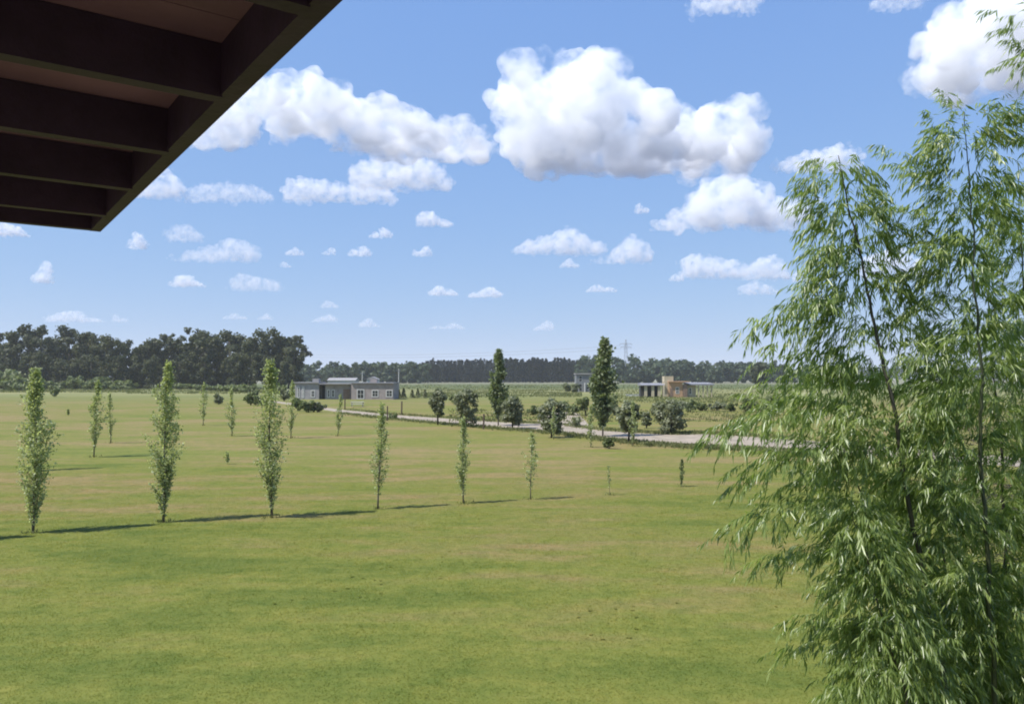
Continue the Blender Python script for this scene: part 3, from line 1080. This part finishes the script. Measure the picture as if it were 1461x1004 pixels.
# leaning stem whose tip stands clear against the sky
nleaf += culm("culm", [(1352, 1010), (1318, 840), (1285, 640), (1250, 470), (1222, 340), (1196, 222)], [6.2, 6.1, 6.0, 6.0, 6.0, 5.9], 1, .025, [
    (.72, 1062, 470, -.2, .22), (.70, 1085, 505, .1, .18), (.76, 1105, 452, .2, .18),
    (.86, 1150, 372, -.1, .16), (.84, 1140, 420, .1, .1), (.90, 1168, 318, .0, .12), (.92, 1160, 300, .1, .1), (.92, 1240, 300, .0, .1), (.88, 1270, 350, .1, .15),
    (.55, 1005, 632, -.3, .18), (.58, 1020, 608, .0, .16), (.56, 1050, 600, .3, .14), (.52, 1045, 690, -.2, .16), (.50, 1060, 660, .1, .14),
    (.42, 1032, 757, -.3, .16), (.44, 1060, 735, .1, .14), (.40, 1075, 800, -.1, .14), (.46, 1090, 700, .2, .2), (.38, 1100, 790, .2, .12),
    (.22, 1115, 920, -.2, .14), (.24, 1150, 890, .2, .16), (.20, 1190, 960, .1, .14), (.26, 1130, 880, 0, .14),
    (.62, 1120, 560, .2, .2), (.66, 1100, 540, -.1, .2), (.62, 1170, 530, .4, .2), (.80, 1180, 440, .3, .12), (.78, 1300, 430, .2, .2)], 104, (.5, .98), M_CULM_OLD, .08, 1.2, (-.3, math.pi + .3))
# upright main stem
nleaf += culm("culm", [(1422, 1010), (1411, 840), (1400, 660), (1397, 500), (1387, 330), (1376, 160)], [6.1, 6.0, 5.95, 5.9, 5.9, 5.9], 2, .021, [
    (.90, 1268, 208, .0, .12), (.86, 1285, 235, .2, .12), (.84, 1245, 288, .0, .16), (.94, 1330, 165, .0, .1), (.96, 1350, 140, .0, .05), (.80, 1255, 330, .2, .2), (.78, 1275, 395, .1, .18),
    (.94, 1440, 170, .0, .12), (.90, 1460, 150, .0, .12), (.74, 1270, 450, .2, .2), (.86, 1450, 260, .1, .14), (.70, 1290, 520, -.1, .16)], 116, (.55, 1.05), M_CULM, .08, 1.2, (-.6, math.pi + .6))
# stems at the edge of the view
nleaf += culm("culm", [(1478, 1010), (1474, 800), (1468, 600), (1462, 400), (1452, 230)], [6.7, 6.7, 6.6, 6.6, 6.5], 3, .02, [
    (.80, 1380, 330, .0, .2), (.88, 1400, 270, .0, .2), (.70, 1360, 470, .1, .2), (.60, 1350, 560, .0, .2)], 105, (.55, 1.05), M_CULM, .08, 1.15)
nleaf += culm("culm", [(1560, 1010), (1555, 700), (1545, 400), (1530, 150), (1500, -30)], [6.0, 6.0, 6.0, 5.9, 5.9], 4, .022, [
    (.92, 1420, 14, .0, .14), (.88, 1440, 40, .1, .14), (.84, 1436, 92, .0, .16), (.80, 1450, 60, .1, .2), (.74, 1440, 190, .0, .2), (.72, 1425, 150, .0, .2)], 15, (.5, .9), M_CULM, .2, .7)
# short stems low in the clump
nleaf += culm("culm", [(1330, 1010), (1290, 880), (1240, 740), (1200, 610), (1165, 520)], [6.9, 6.9, 6.9, 6.8, 6.8], 5, .015, [
    (.62, 1080, 640, .1, .2), (.66, 1075, 600, .2, .2), (.72, 1065, 560, .2, .18)], 66, (.45, .9), M_CULM_OLD, .08, 1.15)
nleaf += culm("culm", [(1290, 1010), (1262, 900), (1235, 800), (1215, 720)], [6.0, 5.9, 5.9, 5.9], 6, .012, [
    (.5, 1195, 1000, -.1, .1), (.55, 1200, 930, .1, .12), (.7, 1180, 860, 0, .12)], 84, (.32, .62), M_CULM_OLD, .05, 1.15)
nleaf += culm("culm", [(1430, 1010), (1436, 850), (1430, 700), (1420, 560), (1410, 450)], [7.1, 7.1, 7.1, 7.1, 7.0], 7, .022, [], 86, (.45, .95), M_CULM_OLD, .1, 1.1)
nleaf += culm("culm", [(1365, 1010), (1352, 880), (1345, 740), (1335, 620), (1325, 520)], [7.3, 7.3, 7.2, 7.2, 7.2], 8, .016, [], 86, (.45, .95), M_CULM_OLD, .1, 1.1)
print("bamboo leaves", nleaf)

# ------------------------------------------------------------------ buildings
M_BRICK = paint("grey_brown_brick", (0.30, 0.255, 0.235), 0.85, 0.2, 1.2)
M_BRICKG = paint("grey_brick", (0.29, 0.275, 0.275), 0.85, 0.18, 1.2)
M_SLAB = paint("concrete_roof_slab", (0.26, 0.25, 0.25), 0.8, 0.1, 1.0)
M_WHITE = paint("white_painted_frame", (0.56, 0.55, 0.52), 0.6, 0.05, 2.0)
M_DARK = paint("dark_parts_and_recess_shade", (0.045, 0.042, 0.045), 0.6, 0.2, 2.0)  # dark column and wall, and the shade painted into the brick house recess
M_DOOR = paint("brown_door", (0.20, 0.135, 0.10), 0.6, 0.2, 2.0)
M_ORANGE = paint("orange_plaster", (0.42, 0.26, 0.155), 0.85, 0.12, 0.8)
M_CREAM = paint("cream_plaster", (0.42, 0.36, 0.25), 0.85, 0.12, 0.8)
M_GREYROOF = paint("grey_metal_roof", (0.22, 0.215, 0.23), 0.6, 0.12, 0.8)
M_GREYW = paint("grey_plaster", (0.17, 0.175, 0.185), 0.85, 0.12, 0.8)
M_TIMBER = paint("weathered_post_timber", (0.09, 0.062, 0.042), 0.85, 0.3, 6.0)
M_TYRE = paint("black_tyre", (0.02, 0.02, 0.02), 0.8, 0.1, 6.0)
M_CAR = paint("silver_car_paint", (0.27, 0.275, 0.285), 0.45, 0.03, 1.0)
M_CONC = paint("pale_concrete", (0.50, 0.49, 0.46), 0.8, 0.1, 2.0)
M_STEEL = paint("galvanised_steel", (0.20, 0.21, 0.24), 0.6, 0.1, 1.0)
mg, ntg, outg = new_mat("window_glass")
pg = N(ntg, "ShaderNodeBsdfPrincipled", Roughness=0.08)
pg.inputs["Base Color"].default_value = (0.03, 0.035, 0.04, 1)
ntg.links.new(pg.outputs[0], outg.inputs[0])
M_GLASS = mg


def window(parent, x0, x1, z0, z1, y, nx=2, nz=2, ft=.09):
    """window on a wall whose outer face is at y (outwards is -y): frame in front, pane behind it"""
    f = MB()
    f.box(x0, x0 + ft, y - .06, y - .004, z0, z1).box(x1 - ft, x1, y - .06, y - .004, z0, z1)
    f.box(x0 + ft, x1 - ft, y - .06, y - .004, z0, z0 + ft).box(x0 + ft, x1 - ft, y - .06, y - .004, z1 - ft, z1)
    for i in range(1, nx):
        x = x0 + (x1 - x0) * i / nx
        f.box(x - .03, x + .03, y - .05, y - .006, z0 + ft, z1 - ft)
    for i in range(1, nz):
        z = z0 + (z1 - z0) * i / nz
        f.box(x0 + ft, x1 - ft, y - .045, y - .008, z - .03, z + .03)
    o = f.build("window", M_WHITE, parent)
    MB().box(x0 + ft * .5, x1 - ft * .5, y - .03, y - .002, z0 + ft * .5, z1 - ft * .5).build("pane", M_GLASS, o)
    return o


# brick house: 1 px = HS metres at its distance
g0 = gnd(490, 569.5)
HY = g0[1]
HS = HY / F
brick = thing("brick_house", "low grey brown brick house with flat roofs and white framed windows", "house", (g0[0], HY, 0))
X = lambda px: (px - 490) * HS
Zp = lambda py: float(at(490, py, HY)[2])
zt = Zp(546.5)
wl = MB()
wl.box(X(421), X(455), 0, 6, 0, zt)
wl.box(X(463), X(503), .6, 7, 0, zt - .25)
wl.box(X(455) + .002, X(463) - .002, 2.2, 6.5, 0, zt - .4)
wl.build("wall", M_BRICKG, brick)
MB().box(X(503), X(562.5), -1.4, 6.5, 0, zt - .05).build("wall", M_BRICK, brick)
rf_ = MB()
rf_.box(X(420), X(455.6), -.35, 6.2, zt, zt + .22)
rf_.box(X(456), X(503) - .003, -.5, 7.2, zt - .25, zt - .03)
rf_.build("roof", M_SLAB, brick)
rr2 = MB().box(X(503) + .003, X(563.5), -1.7, 6.8, zt - .05, zt + .15).build("roof", M_GREYROOF, brick)
MB().box(X(445), X(454), .4, 1.8, zt + .22, zt + .95).build("chimney", M_BRICKG, rr2)
MB().box(X(524), X(534), 3.0, 4.2, zt + .15, zt + .85).build("chimney", M_BRICK, rr2)
MB().box(X(500), X(502.8), -.45, -.1, 0, zt - .25).build("column", M_DARK, brick)
MB().box(X(456), X(462.5), 2.12, 2.195, 0, zt - .6).build("recess_shade", M_DARK, brick)  # dark sheet standing in for the shade in the gap between the wings
MB().box(X(489), X(499), .53, .597, 0, 2.1).build("door", M_DOOR, brick)
for a, b, z0, z1, y in ((424, 427.5, .3, 2.6, 0), (431, 434, .3, 2.6, 0), (443.5, 449.5, .4, 1.9, 0), (466, 470, .4, 2.0, .6), (472, 476.5, .4, 2.0, .6),
                        (511, 521.5, .1, 2.1, -1.4), (532, 541.5, .5, 1.95, -1.4), (552, 561.5, .5, 1.95, -1.4)):
    window(brick, X(a), X(b), z0, z1, y, 2 if b - a > 5 else 1, 2, .16)

# orange house
g1 = gnd(962, 566.5)
OY = g1[1]
orange = thing("orange_house", "small orange plastered house with a square tower and low grey roofs", "house", (g1[0], OY, 0))
OS = OY / F
X = lambda px: (px - 962) * OS
Zo = lambda py: float(at(962, py, OY)[2])
MB().box(X(954), X(974), 0, 5, 0, Zo(545)).build("wall", M_ORANGE, orange)
MB().box(X(949), X(962), .8, 3.4, Zo(545), Zo(536.5)).build("tower", M_CREAM, orange)
MB().box(X(949.5), X(954) - .003, .5, 4, 0, Zo(545)).build("wall", M_CREAM, orange)
MB().box(X(945.5), X(948), -.6, -.2, 0, Zo(549)).build("column", M_CREAM, orange)
MB().box(X(953.5), X(983), -.5, 5.4, Zo(545) + .003, Zo(543.7)).build("roof", M_ORANGE, orange)
rw = MB().prism([(0, Zo(550)), (5.5, Zo(550)), (5.5, Zo(546.5)), (1.0, Zo(547.5)), (0, Zo(549))], 0, X(915), X(949)).build("roof", M_GREYROOF, orange)
MB().box(X(974) + .003, X(994), .9, 5, 0, Zo(549.5)).build("wall", M_CREAM, orange)
MB().prism([(-.2, Zo(549.5) + .003), (5.6, Zo(549.5) + .003), (5.6, Zo(545.5)), (-.2, Zo(547.5))], 0, X(983) + .004, X(1019)).build("roof", M_GREYROOF, orange)
MB().box(X(974.5), X(980.5), -.1, .1, 0, Zo(548)).build("arch_pier", M_DOOR, orange)
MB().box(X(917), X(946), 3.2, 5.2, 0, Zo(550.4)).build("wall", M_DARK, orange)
for a, b in ((920, 924), (930, 934), (939, 943)):
    MB().box(X(a), X(b), .3, .6, 0, Zo(550.3)).build("veranda_post", M_CREAM, orange)
for a, b in ((996.5, 998), (1003, 1004.5), (1009, 1010.5), (1015, 1016.5)):
    MB().box(X(a), X(b), .2, .5, 0, Zo(549.8)).build("veranda_post", M_CREAM, orange)
window(orange, X(984), X(988), .6, 2.2, .9, 1, 2, .14)
window(orange, X(964), X(969), .8, 2.3, 0, 2, 2, .12)
MB().box(X(956), X(960), -.06, -.003, 0, 2.1).build("door", M_DOOR, orange)

# grey tower house behind the tall poplar
g2 = gnd(833, 559)
TY = g2[1]
TS = TY / F
tower = thing("grey_house", "grey two storey house block partly hidden by the tallest roadside poplar", "house", (g2[0], TY, 0))
X = lambda px: (px - 833) * TS
Zt = lambda py: float(at(833, py, TY)[2])
MB().box(X(822), X(845), 0, 6, 0, Zt(534)).build("wall", M_GREYW, tower)
MB().box(X(821), X(846), -.4, 6.4, Zt(534) + .003, Zt(532.3)).build("roof", M_SLAB, tower)
MB().box(X(833.5), X(835), -.4, -.1, 0, Zt(546)).build("column", M_WHITE, tower)
for a, b, z0, z1 in ((826, 830.5, .2, 2.6), (826, 830.5, 3.2, 5.0), (836.5, 841, .8, 2.4)):
    window(tower, X(a), X(b), z0, z1, 0, 1, 2, .07)

# white low wall beside the orange house
g = gnd(910, 565)
ww = MB()
ww.box(-2.9, 2.9, -.1, .1, 0, .42)
wt_ = tag(ww.build("garden_wall", M_WHITE), "low white garden wall in the field before the orange house", "wall")
wt_.location = (g[0], g[1], 0)
cp = MB().box(-2.95, 2.95, -.14, .14, .423, .48).build("coping", M_CONC, wt_)

# low building far behind the brick house
Yb_ = 330.0
p = at(487, 544, Yb_)
shed = thing("white_shed", "long pale roofed shed behind the brick house", "shed", (p[0], Yb_, 0))
zz = float(at(487, 540.5, Yb_)[2])
MB().box(-5.6, 5.6, 0, 8, 0, zz - .6).build("wall", M_CONC, shed)
MB().prism([(-.4, zz - .597), (8.4, zz - .597), (4, zz + .5)], 0, -6, 6).build("roof", M_SLAB, shed)
p = at(531, 544, 340)
shed2 = thing("small_barn", "small barn with pale gable behind the brick house, nearest the white utility pole", "shed", (p[0], 340, 0))
zz = float(at(531, 541, 340)[2])
MB().box(-2.4, 2.4, 0, 5, 0, zz).build("wall", M_CONC, shed2)
MB().prism([(-2.7, zz + .003), (2.7, zz + .003), (0, zz + 1.2)], 1, -.4, 5.4).build("roof", M_SLAB, shed2)

# garden table with benches before the brick house
g = gnd(510, 580)
gt_ = thing("garden_table", "pale grey garden table with two benches on the grass before the brick house", "table", g, R(12))
MB().box(-1.0, 1.0, -.45, .45, .71, .76).build("table_top", M_CONC, gt_)
for sx in (-.85, .85):
    for sy in (-.36, .36):
        MB().tube([(sx, sy * 1.1, 0), (sx, sy, .709)], .045, 6).build("leg", M_TIMBER, gt_)
for sy in (-.95, .95):
    be = MB().box(-1.0, 1.0, sy - .16, sy + .16, .42, .46)
    be.tube([(-.8, sy, 0), (-.8, sy, .419)], .05, 6).tube([(.8, sy, 0), (.8, sy, .419)], .05, 6)
    be.build("bench", M_CONC, gt_)

# posts and stakes along the road
for px, b, t, wpx, lab in ((492, 583, 569, 1.8, "dark square post beside the garden table"), (552.5, 600, 579, 2.0, "dark post on the near verge beside the fourth near poplar"),
                           (573, 592, 572, 2.2, "brown post on the far side of the road by the small conifers"), (690, 612, 590, 2.6, "dark tree stake on the verge beside the wide round tree"),
                           (662, 612, 594, 1.8, "slim dark stake behind the fifth near poplar")):
    h, g = height_from(px, b, t)
    wm = wpx / F * g[1] / 2
    q = MB().tube([(0, 0, 0), (0.01 * h, 0, h * .96)], [wm, wm * .9], 8)
    q.tube([(0.01 * h, 0, h * .96), (0.0105 * h, 0, h)], [wm * 1.15, wm * .6], 8)
    o = tag(q.build("wooden_post", M_TIMBER), lab, "post", "posts along the gravel road")
    o.location = (g[0], g[1], 0)

# utility poles behind the brick house
for px, t, b, lab in ((569, 526, 544, "white utility pole with a crossarm before the far grove, beside the conifer plantation"), (517, 530, 544, "thin grey utility pole above the brick house roof")):
    Y = 300.0
    p = at(px, t, Y)
    q = thing("utility_pole", lab, "utility pole", (p[0], Y, 0))
    MB().tube([(0, 0, 0), (0, 0, p[2])], [.2, .14], 8).build("pole", M_CONC, q)
    MB().box(-.9, .9, -.18, -.145, p[2] - .75, p[2] - .6).build("crossarm", M_STEEL, q)

# lattice pylon behind the wood, and its twin hidden behind the dark wood, with the wires between them
def pylon(loc, h, label, rz):
    t = thing("pylon", label, "pylon", loc, rz)
    b = MB()
    lv = [0, .3, .5, .64, .75, .84, .92, 1.0]
    hw_ = [.085, .055, .04, .032, .028, .024, .018, .003]
    for sx in (-1, 1):
        for sy in (-1, 1):
            b.tube([(sx * h * a, sy * h * a, h * z) for a, z in zip(hw_, lv)], .16, 4)
    for i in range(len(lv) - 1):
        a, c, z0, z1 = h * hw_[i], h * hw_[i + 1], h * lv[i], h * lv[i + 1]
        for s in (-1, 1):
            b.tube([(-a, s * a, z0), (c, s * c, z1)], .1, 4).tube([(a, s * a, z0), (-c, s * c, z1)], .1, 4)
            b.tube([(s * a, -a, z0), (s * c, c, z1)], .1, 4)
    b.build("lattice_mast", M_STEEL, t)
    for z, L in ((.80, .13), (.88, .15)):
        m = MB()
        for s in (-1, 1):
            m.tube([(0, -.02 * h, h * z), (s * h * L, 0, h * (z + .012))], .2, 4).tube([(0, .02 * h, h * z), (s * h * L, 0, h * (z + .012))], .2, 4)
            m.tube([(0, 0, h * (z + .035)), (s * h * L, 0, h * (z + .012))], .16, 4)
            m.tube([(s * h * L, 0, h * (z + .012)), (s * h * L, 0, h * (z - .025))], .22, 5)
        m.build("crossarm", M_STEEL, t)
    return t


PY = 1150.0
p = at(893, 484, PY)
pylon((p[0], PY, 0), p[2], "grey lattice power pylon rising above the mixed wood", R(8))
q = at(330, 505, 1350)
pw = thing("power_line", "thin sagging power wires crossing the low sky left of the pylon", "power line", (0, 0, 0))
for z, s in ((.80, -1), (.80, 1), (.88, -1), (.88, 1)):
    L = .14 * p[2]
    a = np.array([p[0] + s * L, PY, p[2] * (z - .02)])
    b = np.array([q[0] + s * L * .2, 1350, q[2] * (z - .02) + 9])
    tt = np.linspace(0, 1, 25)[:, None]
    c = a * (1 - tt) + b * tt
    c[:, 2] -= 9 * 4 * (tt * (1 - tt))[:, 0]
    MB().tube(c, .075, 4).build("wire", M_STEEL, pw)

# ------------------------------------------------------------------ clouds
def cloud_mat(name, dens, u, size, seed):
    """vapour whose density billows and thins toward ragged edges"""
    m, nt, out = new_mat(name)
    v = N(nt, "ShaderNodeVolumePrincipled")
    v.inputs["Color"].default_value = (0.995, 0.995, 1.0, 1)
    v.inputs["Anisotropy"].default_value = 0.0
    tc = N(nt, "ShaderNodeTexCoord")
    mp = N(nt, "ShaderNodeMapping")
    mp.inputs["Location"].default_value = (seed * 3.7, seed * 1.3, seed * 2.1)
    k = 1.0 / (u * size)
    mp.inputs["Scale"].default_value = (k, k, k)
    nt.links.new(tc.outputs["Object"], mp.inputs[0])
    f = noise_tex(nt, mp.outputs[0], 3.0, 7, 0.68)
    mr = N(nt, "ShaderNodeMapRange", interpolation_type="SMOOTHSTEP")
    for key, val in (("From Min", 0.40), ("From Max", 0.70), ("To Min", 0.0), ("To Max", dens * 2.9)):
        mr.inputs[key].default_value = val
    nt.links.new(f, mr.inputs["Value"])
    nt.links.new(mr.outputs[0], v.inputs["Density"])
    nt.links.new(v.outputs[0], out.inputs["Volume"])
    return m


def cloud(label, top, base, dens=0.085, group=None, rmin=2.2, seed=0, bot=None):
    """top: silhouette points (px, row) left to right; base: row of the flat underside. A lumpy closed body of vapour at its own distance."""
    r = np.random.default_rng(1000 + seed)
    el = math.atan((538.5 - base) / F)
    D = min(20000.0, 1300.0 / math.tan(max(el, .02)))
    u = D / F                                   # metres per photograph pixel there
    xs = np.array([t[0] for t in top], float)
    ys = np.array([t[1] for t in top], float)
    W = xs[-1] - xs[0]
    Hm = base - ys.min()
    sph = []

    def add(x, y, dz, rad):
        sph.append((x, y, dz, rad))
    big = max(rmin * 1.4, Hm * .20)
    k = int(W / (big * .42)) + 3
    for i in range(k):
        x = xs[0] + W * (i + .5 + r.normal(0, .2)) / k
        x = min(max(x, xs[0] + rmin), xs[-1] - rmin)
        yt = np.interp(x, xs, ys)
        yb = np.interp(x, [q[0] for q in bot], [q[1] for q in bot]) if bot else base
        hcol = yb - yt
        if hcol < 1.5:
            continue
        edge = min(x - xs[0], xs[-1] - x)
        n_ = max(1, int(hcol / (big * .8)))
        for j in range(n_):
            rad = min(big * r.uniform(.65, 1.2), hcol * .5, max(edge * 1.0, rmin))
            rad = max(rad, rmin * .8)
            y = yt + rad + (hcol - 2 * rad) * (j / max(1, n_ - 1) if n_ > 1 else .5)
            if j == 0:
                y = yt + rad * 1.0
            for _ in range(2):
                add(x + r.normal(0, big * .15), y, r.normal(0, .6) * min(Hm * .55, W * .25), rad * r.uniform(.8, 1.0))
        # small turrets on the crown line
        for _ in range(2):
            rad = max(rmin * .7, min(big * r.uniform(.25, .45), hcol * .35))
            add(x + r.normal(0, big * .4), np.interp(x, xs, ys) + rad * r.uniform(.6, 1.6), r.normal(0, .3) * Hm * .5, rad)
    sph = np.array(sph)
    # local mesh in pixel units: x right, y depth, z up; flat base
    mx = xs[0] + W / 2
    ico_v, ico_f = ICO
    V, Fc = [], []
    for i, (x, y, dz, rad) in enumerate(sph):
        v = ico_v * rad
        V.append(v + np.array([x - mx, dz, base - y]))
        Fc.append(ico_f + i * len(ico_v))
    V, Fc = np.concatenate(V), np.concatenate(Fc)
    soft = V[:, 2] < 0
    V[soft, 2] *= .25
    me = mesh("cloud", V, Fc)
    o = obj("cloud", me)
    md = o.modifiers.new("union", "REMESH")
    md.mode = "VOXEL"
    md.voxel_size = max(.55, min(2.0, max(Hm, W * .25) / 40))
    dg = bpy.context.evaluated_depsgraph_get()
    em = bpy.data.meshes.new_from_object(o.evaluated_get(dg))
    o.modifiers.clear()
    nv = len(em.vertices)
    co = np.empty(nv * 3, np.float32); em.vertices.foreach_get("co", co); co = co.reshape(-1, 3)
    no = np.array([tuple(v.normal) for v in em.vertices])
    s1, s2, s3 = 3.2 / max(Hm, 10), 9.0 / max(Hm, 10), 24 / max(Hm, 10)
    A = max(Hm, 8) * .075
    disp = np.array([A * (mnoise.noise(Vector(c) * s1 + Vector((seed, 0, 0))) + .55 * mnoise.noise(Vector(c) * s2 + Vector((0, seed, 0))) + .3 * mnoise.noise(Vector(c) * s3)) for c in co])
    disp *= np.where(co[:, 2] < Hm * .08, .5, 1.0)
    co = co + no * disp[:, None]
    # out to the world: every point at its own distance along its own line of sight's depth
    c0_ = at(mx, base, D)
    em.vertices.foreach_set("co", co.astype(np.float32).ravel())
    em.update()
    o.data = em
    md = o.modifiers.new("union", "REMESH")          # closes the body again after the displacement
    md.mode = "VOXEL"
    md.voxel_size = max(.55, min(1.8, max(Hm, W * .25) / 45))
    e2 = bpy.data.meshes.new_from_object(o.evaluated_get(bpy.context.evaluated_depsgraph_get()))
    o.modifiers.clear()
    o.data = e2
    bpy.data.meshes.remove(em)
    em = e2
    co = np.empty(len(em.vertices) * 3, np.float32); em.vertices.foreach_get("co", co); co = co.reshape(-1, 3)
    zk, xk = 1.02 * Hm / max(co[:, 2].max(), 1e-3), 1.08 * W / max(co[:, 0].max() - co[:, 0].min(), 1e-3)
    co[:, 2] = np.where(co[:, 2] > 0, co[:, 2] * zk, co[:, 2])
    co[:, 0] = (co[:, 0] - (co[:, 0].max() + co[:, 0].min()) / 2) * max(.85, min(1.15, xk))
    wv = co * u
    em.vertices.foreach_set("co", wv.astype(np.float32).ravel())
    em.update()
    em.materials.clear()
    em.materials.append(cloud_mat("cloud_vapour", dens / u, u, max(Hm, 12), seed))
    o.data = em
    bpy.data.meshes.remove(me)
    o.location = tuple(c0_)
    tag(o, label, "cloud", group)
    return o


import bmesh
bm_ = bmesh.new()
bmesh.ops.create_icosphere(bm_, subdivisions=2, radius=1.0)
ICO = (np.array([tuple(v.co) for v in bm_.verts]), np.array([[v.index for v in f.verts] for f in bm_.faces]))
bm_.free()

CG = "white cumulus clouds"
big_clouds = [
    ("largest white cumulus cloud with a grey underside above the tall poplars", [(702, 150), (712, 122), (745, 108), (790, 102), (850, 98), (880, 125), (905, 140), (935, 156), (975, 156), (1005, 176), (1018, 150), (1048, 149), (1078, 172), (1098, 204), (1110, 232)], 248),
    ("white cloud with a peaked hump directly below the largest cloud's end", [(935, 320), (985, 293), (1003, 262), (1040, 248), (1072, 262), (1086, 290), (1120, 284), (1142, 278), (1156, 306)], 330),
    ("ragged white cloud emerging from behind the veranda roof edge, highest there", [(262, 200), (300, 160), (340, 135), (365, 128), (385, 140), (388, 160), (368, 196)], 212),
    ("long white cloud whose back slopes down away from the roof", [(368, 190), (388, 140), (400, 118), (430, 110), (475, 118), (500, 134), (522, 148), (560, 162), (600, 168), (640, 184), (680, 184), (702, 204), (708, 226)], 226),
    ("rounded white cloud tucked under the long sloping cloud", [(500, 250), (520, 232), (560, 222), (600, 224), (632, 238), (646, 260)], 270),
    ("flat white cloud next to the rounded one, under the long sloping cloud", [(406, 275), (425, 254), (460, 256), (490, 262), (530, 264), (562, 278)], 289),
    ("small white cloud touching the roof edge low down", [(190, 275), (215, 250), (240, 240), (256, 262), (260, 280)], 284),
    ("thin flat cloud beside the one touching the roof edge", [(262, 280), (285, 262), (325, 260), (360, 264), (384, 274)], 289),
    ("large soft grey white cloud cut off by the picture's upper corner above the bamboo", [(1304, 92), (1318, 62), (1340, 30), (1362, -10), (1420, -40), (1500, -50), (1580, -10), (1640, 60)], 122),
    ("cloud strip cut off by the upper edge above the largest cloud", [(980, 5), (1000, -12), (1040, -20), (1070, -8), (1084, 6)], 18),
    ("small cloud strip cut off by the upper edge beside the corner cloud", [(1242, 4), (1262, -10), (1300, -14), (1320, 0)], 12),
    ("white cloud behind the bamboo's highest leaning tip", [(1112, 232), (1135, 220), (1165, 214), (1190, 207), (1215, 214), (1232, 236)], 246),
    ("white domed cloud with a flat base over the pine wood, the larger of two neighbours", [(733, 356), (760, 342), (790, 336), (812, 324), (835, 340), (862, 352)], 364),
    ("white pointed cloud over the pine wood, the smaller of two neighbours", [(838, 376), (870, 366), (888, 350), (898, 335), (916, 346), (930, 366)], 376),
    ("white cloud left of the bamboo at mid sky, wider of two touching ones", [(968, 372), (985, 360), (1020, 366), (1050, 372), (1066, 392)], 398),
    ("white cloud touching the bamboo at mid sky, humped one of a pair", [(1060, 390), (1078, 370), (1098, 363), (1118, 376), (1132, 394)], 400),
    ("small cloud just under the humped one by the bamboo", [(1054, 410), (1075, 400), (1098, 408), (1112, 418)], 421),
    ("slanting wispy cloud stretched above two round poplars", [(248, 370), (280, 358), (310, 350), (325, 339), (345, 342), (366, 352)], 374),
    ("compact bright puff right of the slanting wispy cloud and below it", [(330, 404), (345, 389), (368, 394), (388, 398), (402, 410)], 416),
    ("small bright puff above the slanting wispy cloud", [(236, 338), (252, 320), (270, 320), (288, 336)], 345),
    ("pair of white lumps half behind the bamboo at mid sky", [(1225, 385), (1250, 360), (1275, 350), (1300, 368), (1325, 392)], 400),
]
BOT = {0: [(702, 190), (722, 215), (742, 247), (960, 248), (1040, 244), (1110, 236)], 2: [(262, 212), (340, 212), (372, 198)],
       3: [(362, 194), (440, 192), (500, 206), (540, 226), (640, 228), (708, 230)], 1: [(935, 328), (1156, 328)]}
for i, (lab, top, base) in enumerate(big_clouds):
    thin = any(k in lab for k in ("thin", "wispy", "strip"))
    cloud(lab, top, base, .020 if thin else .030, CG, seed=i, bot=BOT.get(i))
tiny = [(182, 212, 330, 356), (245, 289, 391, 410), (45, 76, 372, 405), (-20, 41, 317, 338), (408, 434, 353, 365), (497, 531, 350, 366), (460, 479, 353, 364), (527, 560, 324, 340), (588, 617, 350, 366),
        (594, 646, 300, 323), (612, 653, 406, 422), (668, 717, 408, 425), (836, 879, 405, 417), (457, 483, 428, 440), (444, 481, 448, 460), (512, 541, 453, 467), (760, 790, 457, 472), (614, 662, 460, 470),
        (64, 146, 442, 460), (400, 416, 373, 382), (320, 352, 446, 456), (368, 390, 446, 457), (904, 926, 290, 305), (470, 491, 205, 217), (798, 827, 368, 382), (955, 976, 387, 402), (1130, 1156, 384, 403), (160, 182, 448, 460)]
for i, (a, b, t, c) in enumerate(tiny):
    r = np.random.default_rng(2000 + i)
    pk = r.uniform(.25, .75)
    top = []
    for q in np.linspace(0, 1, 8):
        env = (1 - abs(q - pk) / max(pk, 1 - pk)) ** .55
        top.append((a + (b - a) * q, c - max(2, (c - t) * (.35 + .65 * env) * (r.uniform(.45, 1.0) if abs(q - pk) > .12 else 1.0) * (1 if 0 < q < 1 else .5))))
    cloud("tiny detached puff of white cloud in the lower blue sky", top, c, .038 if c > 430 else .06, "tiny detached cloud puffs", 1.6, 50 + i)

# ------------------------------------------------------------------ haze
mh, nth, outh = new_mat("haze_air")
vh = N(nth, "ShaderNodeVolumePrincipled")
vh.inputs["Color"].default_value = (0.93, 0.96, 1.0, 1)
vh.inputs["Density"].default_value = 0.00016
vh.inputs["Anisotropy"].default_value = 0.2
nth.links.new(vh.outputs[0], outh.inputs["Volume"])
hz = MB().box(-3600, 3600, -3600, 3600, -1.0, 90.0).build("haze", mh)
tag(hz, "faint bluish haze over the fields", "haze", kind="stuff")
